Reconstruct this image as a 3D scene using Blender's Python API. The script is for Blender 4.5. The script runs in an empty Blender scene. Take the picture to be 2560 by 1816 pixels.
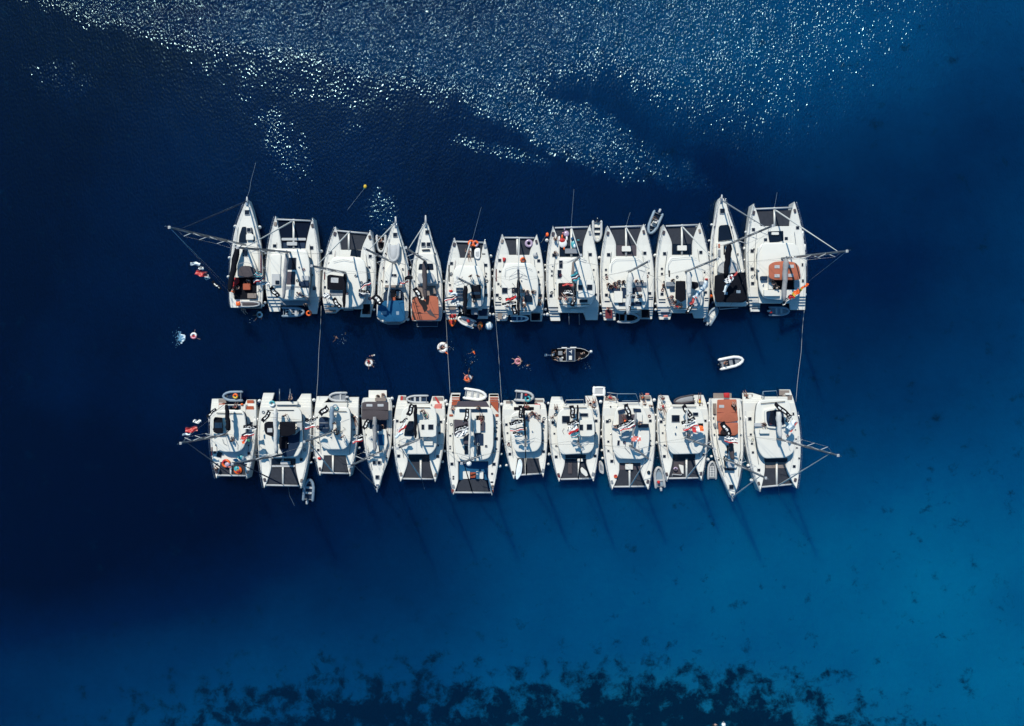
import bpy, bmesh, math, random
from mathutils import Vector, Matrix, noise
random.seed(7)
C = bpy.context.scene.collection
scene = bpy.context.scene
R = math.radians
# ---------------------------------------------------------------- camera
H = 100.0          # the drone hovers 100 m above the water and looks straight down
F = 1759.0         # focal length in photo pixels
cam = bpy.data.cameras.new('camera'); camo = bpy.data.objects.new('camera', cam); C.objects.link(camo)
camo.location = (0, 0, H); camo.rotation_euler = (0, 0, 0)
cam.sensor_width = 36; cam.lens = 36*F/2560; cam.clip_end = 2000; cam.clip_start = 1
scene.camera = camo
# ---------------------------------------------------------------- sky and sun
SUN_AZ = Vector((-0.37, 0.93)).normalized(); ZEN = R(41)
world = bpy.data.worlds.new('World'); scene.world = world; world.use_nodes = True
wn = world.node_tree; bg = wn.nodes['Background']
sky = wn.nodes.new('ShaderNodeTexSky'); sky.sky_type = 'NISHITA'; sky.sun_disc = False
sky.sun_elevation = R(90)-ZEN; sky.sun_rotation = math.atan2(SUN_AZ.x, SUN_AZ.y)
tn = wn.nodes.new('ShaderNodeMix'); tn.data_type = 'RGBA'; tn.blend_type = 'MULTIPLY'; tn.inputs[0].default_value = 1; tn.inputs[7].default_value = (.36, .95, 1.28, 1)
wn.links.new(sky.outputs[0], tn.inputs[6]); wn.links.new(tn.outputs[2], bg.inputs[0]); bg.inputs[1].default_value = 0.095
sl = bpy.data.lights.new('sun', 'SUN'); sl.energy = 4.5; sl.angle = R(0.5); sl.color = (1, 0.935, 0.81)
so = bpy.data.objects.new('sun', sl); C.objects.link(so)
sd = Vector((SUN_AZ.x*math.sin(ZEN), SUN_AZ.y*math.sin(ZEN), math.cos(ZEN)))
so.rotation_euler = sd.to_track_quat('Z', 'Y').to_euler(); so.location = sd*120
scene.view_settings.view_transform = 'Standard'; scene.view_settings.look = 'None'
scene.view_settings.exposure = 0; scene.view_settings.gamma = 1
scene.cycles.max_bounces = 6; scene.cycles.transparent_max_bounces = 6
scene.cycles.sample_clamp_indirect = 4

def P(x, y, z=0.0):                       # a point seen at photo pixel x, y and standing z metres over the water
    s = (H-z)/F
    return Vector(((x-1280)*s, (908-y)*s, z))
CR = {'a': (410, 480, 4.512), 'b': (780, 480, 4.512), 'c': (1100, 480, 4.512), 'd': (1480, 480, 4.512), 'e': (1740, 460, 4.51),
      'f': (430, 940, 4.7775), 'g': (770, 940, 4.7775), 'h': (1090, 940, 4.7775), 'i': (1440, 940, 4.7775), 'j': (1720, 940, 4.7775),
      'w': (400, 800, 5.452), 'v': (820, 800, 8.18), 'u': (1060, 800, 7.633), 't': (1340, 840, 14.31), 's': (1700, 840, 5.725), 'p': (0, 0, 1)}
def Q(c, x, y, z=0.0):
    o = CR[c]
    return P(o[0]+x/o[2], o[1]+y/o[2], z)

# ---------------------------------------------------------------- materials
def nmat(name): 
    m = bpy.data.materials.new(name); m.use_nodes = True
    return m, m.node_tree, m.node_tree.nodes['Principled BSDF']
def mat(name, col, rough=0.5, var=0.12, sc=1.5, metal=0.0, bump=0.0, bsc=8.0, spec=0.5, alpha=1.0):
    m, t, b = nmat(name)
    n = t.nodes.new('ShaderNodeTexNoise'); n.inputs['Scale'].default_value = sc; n.inputs['Detail'].default_value = 4
    g = t.nodes.new('ShaderNodeNewGeometry'); t.links.new(g.outputs['Position'], n.inputs['Vector'])
    mx = t.nodes.new('ShaderNodeMix'); mx.data_type = 'RGBA'
    mx.inputs[6].default_value = (*[max(0, c*(1-var)) for c in col], 1); mx.inputs[7].default_value = (*[min(1, c*(1+var)) for c in col], 1)
    t.links.new(n.outputs[0], mx.inputs[0]); t.links.new(mx.outputs[2], b.inputs['Base Color'])
    b.inputs['Roughness'].default_value = rough; b.inputs['Metallic'].default_value = metal
    b.inputs['Specular IOR Level'].default_value = spec; b.inputs['Alpha'].default_value = alpha
    if bump:
        n2 = t.nodes.new('ShaderNodeTexNoise'); n2.inputs['Scale'].default_value = bsc
        t.links.new(g.outputs['Position'], n2.inputs['Vector'])
        bp = t.nodes.new('ShaderNodeBump'); bp.inputs['Distance'].default_value = bump
        t.links.new(n2.outputs[0], bp.inputs['Height']); t.links.new(bp.outputs[0], b.inputs['Normal'])
    return m
# ---------------------------------------------------------------- water
def water_material():
    m, t, b = nmat('sea_water'); N = t.nodes.new; L = t.links.new
    def math_(op, a, c=None, d=None, clamp=False):
        n = N('ShaderNodeMath'); n.operation = op; n.use_clamp = clamp
        for i, v in enumerate((a, c, d)):
            if v is None: continue
            if hasattr(v, 'links'): L(v, n.inputs[i])
            else: n.inputs[i].default_value = v
        return n.outputs[0]
    def noise_(sc, det=3, rough=.5, sx=1, sy=1, off=0, rot=0, dist=0):
        mp = N('ShaderNodeMapping'); mp.inputs['Scale'].default_value = (sx, sy, 1); mp.inputs['Location'].default_value = (off, off*.7, off)
        mp.inputs['Rotation'].default_value = (0, 0, rot)
        L(tc.outputs['Position'], mp.inputs[0])
        n = N('ShaderNodeTexNoise'); n.inputs['Scale'].default_value = sc; n.inputs['Detail'].default_value = det
        n.inputs['Roughness'].default_value = rough; n.inputs['Distortion'].default_value = dist
        L(mp.outputs[0], n.inputs[0]); return n.outputs[0]
    tc = N('ShaderNodeNewGeometry'); sp = N('ShaderNodeSeparateXYZ'); L(tc.outputs['Position'], sp.inputs[0])
    X = math_('MULTIPLY', sp.outputs[0], 1/72.8); Y = math_('MULTIPLY', sp.outputs[1], 1/51.6)     # -1..1 over the visible water
    def blob(cx, cy, rx, ry):
        dx = math_('MULTIPLY', math_('SUBTRACT', X, cx), 1/rx); dy = math_('MULTIPLY', math_('SUBTRACT', Y, cy), 1/ry)
        r = math_('ADD', math_('MULTIPLY', dx, dx), math_('MULTIPLY', dy, dy))
        return math_('SUBTRACT', 1.0, math_('SMOOTH_MIN', r, 1.0, .6), clamp=True)
    big = math_('SUBTRACT', noise_(.02, 3, .5, off=3), .5); mid = math_('SUBTRACT', noise_(.07, 4, .55, off=11), .5)
    # how bright the water body is: deep basin on the left, sandy shelf lower right
    S = math_('ADD', math_('ADD', math_('MULTIPLY', X, .27), math_('MULTIPLY', Y, -.22)), .27)
    S = math_('ADD', S, math_('MULTIPLY', blob(.5, -.62, .75, .5), .22))
    S = math_('ADD', S, math_('MULTIPLY', blob(-.62, .72, .7, .45), .10))
    S = math_('ADD', S, math_('MULTIPLY', blob(.8, 1.0, .7, .6), .13))
    S = math_('SUBTRACT', S, math_('MULTIPLY', blob(.85, .30, .8, .7), .13))
    S = math_('ADD', S, math_('MULTIPLY', blob(.1, .95, .9, .5), .12))
    S = math_('SUBTRACT', S, math_('MULTIPLY', blob(-.75, -.45, .7, .35), .16))
    S = math_('ADD', S, math_('MULTIPLY', blob(-.6, -1.1, .8, .55), .26))
    S = math_('ADD', S, math_('ADD', math_('MULTIPLY', big, .42), math_('ADD', math_('MULTIPLY', mid, .26), math_('MULTIPLY', math_('SUBTRACT', noise_(1.3, 4, .75, off=51, sx=.7), .5), .11))))  # the finest noise paints the faint light and dark of wavelets into the colour
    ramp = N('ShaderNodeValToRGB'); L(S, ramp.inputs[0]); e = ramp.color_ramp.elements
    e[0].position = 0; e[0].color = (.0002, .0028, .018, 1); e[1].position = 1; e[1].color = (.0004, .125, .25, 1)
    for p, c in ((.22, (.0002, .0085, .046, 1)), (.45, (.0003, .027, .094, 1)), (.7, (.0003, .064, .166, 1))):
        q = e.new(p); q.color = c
    # seagrass and rock on the bottom
    reef = blob(.26, -1.2, .70, .42)
    reef2 = math_('MULTIPLY', blob(-.22, -1.12, .72, .34), .72)
    reef3 = math_('MULTIPLY', blob(1.0, -.45, .36, .6), .05)
    reg = math_('MAXIMUM', math_('MAXIMUM', reef, reef2), reef3)
    fine = noise_(.38, 8, .66, off=5, dist=.2)
    gv = math_('ADD', math_('MULTIPLY', reg, .66), math_('ADD', math_('MULTIPLY', fine, 1.5), -.25))
    g1 = N('ShaderNodeMapRange'); g1.interpolation_type = 'SMOOTHSTEP'; L(gv, g1.inputs[0]); g1.inputs[1].default_value = .61; g1.inputs[2].default_value = .90; g1.inputs[4].default_value = .96
    sand = N('ShaderNodeMix'); sand.data_type = 'RGBA'; L(ramp.outputs[0], sand.inputs[6]); sand.inputs[7].default_value = (.004, .125, .22, 1)
    L(math_('MULTIPLY', math_('MULTIPLY', blob(.34, -1.1, .5, .3), math_('MULTIPLY', noise_(.5, 6, .7, off=9), 1.6)), 1.0, clamp=True), sand.inputs[0])
    gm = N('ShaderNodeMix'); gm.data_type = 'RGBA'; L(g1.outputs[0], gm.inputs[0]); L(sand.outputs[2], gm.inputs[6]); gm.inputs[7].default_value = (.0004, .0085, .030, 1)
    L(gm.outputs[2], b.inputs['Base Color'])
    # the wind: ruffled water inside, slick water outside
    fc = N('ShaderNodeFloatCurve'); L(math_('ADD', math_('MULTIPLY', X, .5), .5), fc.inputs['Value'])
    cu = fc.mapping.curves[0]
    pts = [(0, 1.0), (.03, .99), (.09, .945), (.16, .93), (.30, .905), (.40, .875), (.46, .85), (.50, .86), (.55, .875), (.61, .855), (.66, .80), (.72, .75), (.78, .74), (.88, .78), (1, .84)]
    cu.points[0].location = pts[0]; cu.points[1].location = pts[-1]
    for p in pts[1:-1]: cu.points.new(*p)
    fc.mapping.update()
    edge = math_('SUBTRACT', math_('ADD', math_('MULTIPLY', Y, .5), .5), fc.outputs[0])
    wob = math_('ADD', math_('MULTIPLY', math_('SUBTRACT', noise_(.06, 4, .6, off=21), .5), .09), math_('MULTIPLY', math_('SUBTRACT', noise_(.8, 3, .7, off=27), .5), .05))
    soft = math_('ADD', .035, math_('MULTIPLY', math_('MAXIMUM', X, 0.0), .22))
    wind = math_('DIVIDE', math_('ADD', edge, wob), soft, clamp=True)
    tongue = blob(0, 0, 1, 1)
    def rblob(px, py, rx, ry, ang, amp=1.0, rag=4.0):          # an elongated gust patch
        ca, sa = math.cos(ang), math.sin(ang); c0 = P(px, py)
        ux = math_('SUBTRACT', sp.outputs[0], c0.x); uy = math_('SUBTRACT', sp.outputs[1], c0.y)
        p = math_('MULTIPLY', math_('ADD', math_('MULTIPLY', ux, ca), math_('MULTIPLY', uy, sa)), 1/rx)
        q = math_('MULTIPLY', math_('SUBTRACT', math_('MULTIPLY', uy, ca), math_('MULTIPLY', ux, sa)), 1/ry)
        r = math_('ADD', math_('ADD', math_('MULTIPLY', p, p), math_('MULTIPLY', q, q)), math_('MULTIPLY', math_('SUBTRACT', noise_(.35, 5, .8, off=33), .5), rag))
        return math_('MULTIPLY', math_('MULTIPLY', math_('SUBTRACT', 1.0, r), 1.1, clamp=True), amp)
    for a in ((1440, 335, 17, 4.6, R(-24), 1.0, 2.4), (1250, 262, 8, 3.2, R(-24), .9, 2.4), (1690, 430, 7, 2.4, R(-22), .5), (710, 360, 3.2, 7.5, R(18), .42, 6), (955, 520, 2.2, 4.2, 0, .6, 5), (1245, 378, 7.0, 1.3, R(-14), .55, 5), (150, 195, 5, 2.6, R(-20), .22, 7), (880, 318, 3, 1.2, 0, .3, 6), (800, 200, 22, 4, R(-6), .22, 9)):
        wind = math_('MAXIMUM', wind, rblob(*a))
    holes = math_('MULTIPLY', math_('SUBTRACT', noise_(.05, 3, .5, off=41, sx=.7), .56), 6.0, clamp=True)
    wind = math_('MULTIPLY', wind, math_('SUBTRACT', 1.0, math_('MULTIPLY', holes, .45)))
    L(math_('ADD', S, math_('MULTIPLY', wind, .20)), ramp.inputs[0])  # ruffled water: brightness of its many tiny glints is put into the base colour
    # ripples
    r1 = noise_(3.3, 0, .5, sx=1.2, sy=.7, rot=R(-16), dist=.3)
    r2 = noise_(6.4, 0, .5, sx=1.1, sy=.75, off=7, rot=R(-10))
    r3 = noise_(.42, 0, .5, sx=1.2, sy=.5, off=17, rot=R(-14))
    hgt = math_('ADD', math_('ADD', math_('MULTIPLY', r1, 1.0), math_('MULTIPLY', r2, .2)), math_('MULTIPLY', r3, 1.7))
    wind = math_('MULTIPLY', wind, math_('SUBTRACT', 1.0, math_('MULTIPLY', math_('MAXIMUM', math_('SUBTRACT', X, .12), 0.0), .75)))
    stren = math_('ADD', .17, math_('MULTIPLY', wind, .8))
    bp = N('ShaderNodeBump'); bp.inputs['Distance'].default_value = .235
    L(hgt, bp.inputs['Height']); L(stren, bp.inputs['Strength']); L(bp.outputs[0], b.inputs['Normal'])
    b.inputs['Roughness'].default_value = .15; b.inputs['IOR'].default_value = 1.333
    b.inputs['Specular Tint'].default_value = (.52, .90, 1, 1)
    b.inputs['Subsurface Weight'].default_value = 1.0; b.inputs['Subsurface Radius'].default_value = (1.2, 2.0, 2.6); b.inputs['Subsurface Scale'].default_value = 6.0
    return m
me = bpy.data.meshes.new('sea'); bm = bmesh.new()
bmesh.ops.create_grid(bm, x_segments=8, y_segments=8, size=600); bm.to_mesh(me); bm.free()
sea = bpy.data.objects.new('sea', me); C.objects.link(sea); sea['kind'] = 'structure'; sea['label'] = 'deep blue sea, sparkling where the wind ruffles it, paler over the sandy shelf'
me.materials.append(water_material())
# ---------------------------------------------------------------- palette
M = {
 'W': mat('white_gelcoat', (.70, .685, .63), .38, .05, .9), 'H': mat('hull_gelcoat', (.66, .65, .61), .3, .05, .9),
 'C': mat('cream_nonskid', (.69, .68, .63), .7, .08, 1.3), 'N': mat('dark_acrylic', (.006, .010, .020), .15, .3, .5),
 'M': mat('trampoline_mesh', (.036, .041, .054), .9, .25, 2.0, bump=.02, bsc=30, spec=.12), 'G': mat('grey_plastic', (.20, .22, .25), .5, .15, 2),
 'L': mat('light_grey_vinyl', (.42, .43, .44), .55, .12, 2), 'T': mat('teak_deck', (.215, .175, .155), .75, .2, 3),
 'P': mat('taupe_canvas', (.075, .064, .07), .85, .15, 1.4, bump=.03, bsc=2.5, spec=.12), 'K': mat('black_canvas', (.005, .006, .011), .85, .3, 1.4, bump=.03, bsc=3, spec=.12),
 'O': mat('terracotta_canvas', (.40, .125, .075), .85, .10, 1.2, bump=.03, bsc=2.2, spec=.12), 'B': mat('blue_canvas', (.012, .085, .19), .85, .12, 1.2, bump=.03, bsc=2.2, spec=.12),
 'R': mat('red_fabric', (.45, .016, .02), .7, .2, 3), 'J': mat('orange_plastic', (.80, .12, .012), .4, .12, 3), 'Y': mat('yellow_plastic', (.65, .42, .03), .5, .1, 3),
 'V': mat('navy_vinyl', (.012, .028, .062), .5, .2, 2, spec=.12), 'A': mat('aluminium', (.12, .145, .18), .38, .1, 1, metal=.55), 'S': mat('stainless_steel', (.55, .57, .6), .25, .1, 1, metal=.9),
 'Q': mat('rope_fibre', (.42, .42, .38), .9, .2, 6), 'F': mat('sailcloth', (.56, .56, .54), .7, .12, 1.5, bump=.05, bsc=4), 'X': mat('grey_sailcloth', (.27, .27, .28), .8, .18, 1.8, bump=.05, bsc=4),
 'D': mat('tan_skin', (.27, .15, .11), .55, .1, 4), 'E': mat('brown_skin', (.15, .075, .055), .55, .1, 4), 'Z': mat('fair_skin', (.38, .25, .20), .55, .1, 4),
 'I': mat('dark_hair', (.012, .009, .008), .6, .2, 5), 'U': mat('teal_vinyl', (.05, .33, .38), .35, .1, 3), 'c': mat('pale_lilac_vinyl', (.42, .32, .43), .2, .1, 3),
 'd': mat('maroon_canvas', (.12, .012, .022), .8, .2, 2), 's': mat('salmon_fabric', (.60, .17, .14), .7, .1, 2), 't': mat('blue_grey_tube', (.20, .27, .34), .5, .1, 2),
 'r': mat('varnished_teak', (.34, .065, .022), .5, .2, 3), 'g': mat('green_fabric', (.05, .22, .12), .7, .1, 3), 'o': mat('glare_white_vinyl', (.78, .78, .76), .3, .04, 2),
 'k': mat('pink_vinyl', (.62, .24, .30), .35, .1, 3), 'n': mat('open_netting', (.0015, .006, .020), .9, .3, 2, spec=.12), 'q': mat('smoky_cushion', (.075, .065, .08), .8, .12, 3, spec=.12),
 'y': mat('solar_cells', (.012, .03, .06), .2, .3, 6), 'w': mat('aerated_water', (.07, .22, .36), .4, .2, 6), 'f': mat('foam', (.72, .80, .84), .8, .05, 3)}
# ---------------------------------------------------------------- mesh helpers
class MB:
    def __init__(s): s.v = []; s.f = []; s.m = []; s.sm = []; s.mats = []
    def mi(s, k):
        if k not in s.mats: s.mats.append(k)
        return s.mats.index(k)
    def add(s, vs, fs, k, smooth=False):
        o = len(s.v); s.v += [Vector(v) for v in vs]; i = s.mi(k)
        for f in fs: s.f.append([a+o for a in f]); s.m.append(i); s.sm.append(smooth)
    def rings(s, rs, k, smooth=False, closed=True, cap0=True, cap1=True):
        n = len(rs[0]); vs = [p for r in rs for p in r]; fs = []
        for i in range(len(rs)-1):
            for j in range(n if closed else n-1):
                a = i*n+j; b2 = i*n+(j+1) % n; fs.append((a, b2, b2+n, a+n))
        if cap0: fs.append(tuple(range(n))[::-1])
        if cap1: fs.append(tuple((len(rs)-1)*n+j for j in range(n)))
        s.add(vs, fs, k, smooth)
    def tube(s, pts, rad, k, n=6, flat=1.0, smooth=True):
        pts = [Vector(p) for p in pts]; rs = []
        if not isinstance(rad, (list, tuple)): rad = [rad]*len(pts)
        for i, p in enumerate(pts):
            d = (pts[min(i+1, len(pts)-1)]-pts[max(i-1, 0)]).normalized()
            up = Vector((0, 0, 1)) if abs(d.z) < .95 else Vector((0, 1, 0))
            u = d.cross(up).normalized(); w = u.cross(d)
            rs.append([p+(u*math.cos(6.2832*j/n)+w*math.sin(6.2832*j/n)*flat)*rad[i] for j in range(n)])
        s.rings(rs, k, smooth)
    def box(s, c, d, k, rz=0):
        ca, sa = math.cos(rz), math.sin(rz); vs = []
        for z in (-.5, .5):
            for x, y in ((-.5, -.5), (.5, -.5), (.5, .5), (-.5, .5)):
                a, b2 = x*d[0], y*d[1]; vs.append((c[0]+a*ca-b2*sa, c[1]+a*sa+b2*ca, c[2]+z*d[2]))
        s.add(vs, [(3, 2, 1, 0), (4, 5, 6, 7), (0, 1, 5, 4), (1, 2, 6, 5), (2, 3, 7, 6), (3, 0, 4, 7)], k)
    def ball(s, c, r, k, n=8, m=6, sc=(1, 1, 1)):
        rs = []
        for i in range(m+1):
            a = math.pi*i/m; rr = max(.02, math.sin(a)); rs.append([(c[0]+r*rr*math.cos(6.2832*j/n)*sc[0], c[1]+r*rr*math.sin(6.2832*j/n)*sc[1], c[2]-r*math.cos(a)*sc[2]) for j in range(n)])
        s.rings(rs, k, True)
    def torus(s, c, R1, r, k, n=20, m=8, ks=None):
        for i in range(n):
            def ring(a): return [(c[0]+(R1+r*math.cos(6.2832*j/m))*math.cos(a), c[1]+(R1+r*math.cos(6.2832*j/m))*math.sin(a), c[2]+r*math.sin(6.2832*j/m)) for j in range(m)]
            kk = ks[i*len(ks)//n] if ks else k
            s.rings([ring(6.2832*i/n), ring(6.2832*(i+1)/n)], kk, True, cap0=False, cap1=False)
    def slab(s, pts, z0, z1, k, bev=.05, crown=0.0, kt=None):       # world xy outline -> solid with eased edge
        n = len(pts); a = sum(pts[i].x*pts[(i+1) % n].y-pts[(i+1) % n].x*pts[i].y for i in range(n))
        if a < 0: pts = pts[::-1]
        c = sum((Vector((p.x, p.y)) for p in pts), Vector((0, 0)))/n
        size = sum((Vector((p.x, p.y))-c).length for p in pts)/n
        def ring(f, z): return [Vector((c.x+(p.x-c.x)*f, c.y+(p.y-c.y)*f, z)) for p in pts]
        e = max(.3, 1-bev/size)
        if crown <= 0: s.rings([ring(1, z0), ring(1, z1-bev*.6), ring(e, z1)], k, False)
        else:
            s.rings([ring(1, z0), ring(1, z1-bev)], k, False, cap1=False)
            s.rings([ring(1, z1-bev), ring(1-(1-e)*.35, z1-bev*.3), ring(e, z1), ring(e*.975, z1+crown*.06), ring(e*.95, z1+crown*.12), ring(e*.85, z1+crown*.32), ring(e*.6, z1+crown*.7), ring(e*.3, z1+crown*.94), ring(.02, z1+crown)], kt or k, True, cap0=False)
    def build(s, name, parent=None, org=None):
        me = bpy.data.meshes.new(name); o = org if org is not None else Vector((0, 0, 0))
        me.from_pydata([tuple(v-o) for v in s.v], [], s.f)
        for k in s.mats: me.materials.append(M[k])
        me.polygons.foreach_set('material_index', s.m); me.polygons.foreach_set('use_smooth', s.sm); me.validate(); me.update()
        ob = bpy.data.objects.new(name, me); C.objects.link(ob)
        if parent: ob.parent = parent
        return ob
def tag(o, label, cat, group=None, kind=None):
    if label: o['label'] = label
    if cat: o['category'] = cat
    if group: o['group'] = group
    if kind: o['kind'] = kind
    return o
def empty(name, loc, rz=0):
    o = bpy.data.objects.new(name, None); C.objects.link(o); o.location = loc; o.rotation_euler = (0, 0, rz); return o
def rnd(pts, r, n=3):                    # round the corners of a pixel outline
    if r <= 0: return pts
    out = []; N_ = len(pts)
    for i in range(N_):
        p0, p, p1 = [Vector(q) for q in (pts[i-1], pts[i], pts[(i+1) % N_])]
        a = p0-p; b2 = p1-p; ra = min(r, a.length*.48); rb = min(r, b2.length*.48)
        A = p+a.normalized()*ra; B = p+b2.normalized()*rb
        for t in range(n+1):
            u = t/n; q = A*(1-u)**2+p*2*u*(1-u)+B*u*u; out.append((q.x, q.y))
    return out
def rect(x, y, w, h, rot=0):
    a = R(rot); ca, sa = math.cos(a), math.sin(a)
    return [(x+u*w/2*ca-v*h/2*sa, y+u*w/2*sa+v*h/2*ca) for u, v in ((-1, -1), (1, -1), (1, 1), (-1, 1))]
class Yacht:
    def __init__(s, name, c, mid, label, cat, group):
        s.c = c; s.o = Q(c, *mid, 0); s.e = empty(name, s.o); tag(s.e, label, cat, group); s.org = s.o
    def q(s, x, y, z): return Q(s.c, x, y, z)
    def b(s, mb, name, parent=None, label=None):
        ob = mb.build(name, parent or s.e, s.org)
        if label: ob['label'] = label
        return ob
    def slab(s, name, pts, z0, z1, k, r=12, bev=.04, crown=0.0, parent=None, kt=None):
        mb = MB(); mb.slab([s.q(*p, z1) for p in rnd(pts, r)], z0, z1, k, bev, crown, kt); return s.b(mb, name, parent)
    def hatch(s, x, y, w, h=None, z=1.68, rot=0, parent=None, name='hatch'):
        h = h or w; mb = MB()
        mb.slab([s.q(*p, z) for p in rnd(rect(x, y, w+9, h+9, rot), 6, 2)], z-.08, z+.025, 'L', .015)
        mb.slab([s.q(*p, z) for p in rnd(rect(x, y, w, h, rot), 5, 2)], z-.02, z+.05, 'N', .012)
        return s.b(mb, name, parent)
    def ring(s, name, pts, t, z0, z1, k, r=20):
        n = rnd(pts, r, 3); cx = sum(p[0] for p in n)/len(n); cy = sum(p[1] for p in n)/len(n)
        size = sum(math.hypot(p[0]-cx, p[1]-cy) for p in n)/len(n); f = 1-t/size
        inn = [(cx+(p[0]-cx)*f, cy+(p[1]-cy)*f) for p in n]
        mb = MB(); A = [s.q(*p, z1) for p in n]; B = [s.q(*p, z1) for p in inn]
        def at(L_, z): return [Vector((p.x, p.y, z)) for p in L_]
        mb.rings([at(A, z0), at(A, z1), at(B, z1), at(B, z0)], k, False, cap0=False, cap1=False); return s.b(mb, name)
    def line(s, name, pts, rad, k, n=6, flat=1.0, parent=None):
        mb = MB(); mb.tube([s.q(*p) for p in pts], rad, k, n, flat); return s.b(mb, name, parent)
    def rig(s, base, top, bow, rim, boom=None, stern=None, zb=2.9, zt=None, col='A', genoa='F', spr=(.36, .66), extra=None):
        B = s.q(*base, zb); bx = CR[s.c][0]+base[0]/CR[s.c][2]-1280; tx = CR[s.c][0]+top[0]/CR[s.c][2]-1280
        if zt is None: zt = H-(H-zb)*bx/tx if abs(bx) > 180 else 20.0
        zt = max(15.5, min(23.5, zt)); T = s.q(*top, zt); s.T = T; s.B = B
        mast = MB(); mast.tube([B, B.lerp(T, .5), B.lerp(T, .92), T], [.15, .15, .13, .09], col, 8); mo = s.b(mast, 'mast')
        x = MB(); x.box(T+Vector((0, 0, .06)), (.26, .3, .06), 'L'); x.tube([T, T+Vector((0, 0, .9))], .02, 'S', 5); s.b(x, 'masthead', mo)
        aft = -1 if s.c in 'abcde' else 1; ends = []
        for fr in spr:
            p = B.lerp(T, fr)
            for sx in (-1, 1):
                e_ = p+Vector((sx*1.25*(1.15-fr*.5), aft*.42, .05)); ends.append((fr, sx, e_)); sm_ = MB(); sm_.tube([p, e_], [.055, .04], 'L', 6, .6); s.b(sm_, 'spreader', mo)
        rg = MB()
        for sx, (rx, ry) in ((-1, rim[0]), (1, rim[1])):
            ch = s.q(rx, ry, 1.7); es = [e_ for f_, x_, e_ in ends if x_ == sx]
            rg.tube([ch]+es+[B.lerp(T, .93)], .016, 'S', 4); rg.tube([ch, B.lerp(T, spr[0])], .014, 'S', 4)
        if stern: 
            for q_ in stern: rg.tube([s.q(*q_), T], .014, 'S', 4)
        if boom: rg.tube([s.q(boom[2], boom[3], boom[6]+.3 if len(boom) > 6 else 4.6), T], .012, 'S', 4)
        s.b(rg, 'rigging')
        if bow:
            a = s.q(*bow); e_ = B.lerp(T, .9); g = MB(); g.tube([a, a.lerp(e_, .04), a.lerp(e_, .3), a.lerp(e_, .94), e_], [.03, .10, .095, .045, .02], genoa, 6); s.b(g, 'furled_genoa')
        if boom:
            x0, y0, x1, y1, w, k = boom[:6]; z = boom[6] if len(boom) > 6 else 4.3
            a = s.q(x0, y0, z); b2 = s.q(x1, y1, z); bo = MB(); bo.tube([B+Vector((0, 0, z-zb-.1)), Vector((a.x, a.y, z-.1)), Vector((b2.x, b2.y, z-.1))], .085, 'A', 6); bo_ = s.b(bo, 'boom')
            d = (b2-a); n_ = 9; u = Vector((-d.y, d.x, 0)).normalized(); W_ = w/CR[s.c][2]*(H-z)/F; rs = []
            for i in range(n_):
                t = i/(n_-1); p = a+d*t; ww = W_*(.5-.14*t)*(1+.09*math.sin(i*2.7+w)); hh = .42*(1-.45*t)
                if i in (0, n_-1): ww *= .6
                rs.append([p+u*ww*math.cos(6.2832*j/8)+Vector((0, 0, .12+hh*math.sin(6.2832*j/8)))+u*.04*math.sin(i*1.9) for j in range(8)])
            sb = MB(); sb.rings(rs, k, True); s.b(sb, 'sail_bag', bo_)
    def rail(s, pts, z, h=.62, name='guard_rail', step=1.9):
        w = [s.q(*p, z) for p in pts]; mb = MB(); mb.tube([p+Vector((0, 0, h)) for p in w], .016, 'S', 4); mb.tube([p+Vector((0, 0, h*.5)) for p in w], .012, 'S', 4)
        for a, b2 in zip(w, w[1:]):
            k_ = max(1, round((b2-a).length/step))
            for i_ in range(k_): p = a.lerp(b2, i_/k_); mb.tube([p, p+Vector((0, 0, h))], .02, 'S', 4)
        s.b(mb, name)

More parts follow.
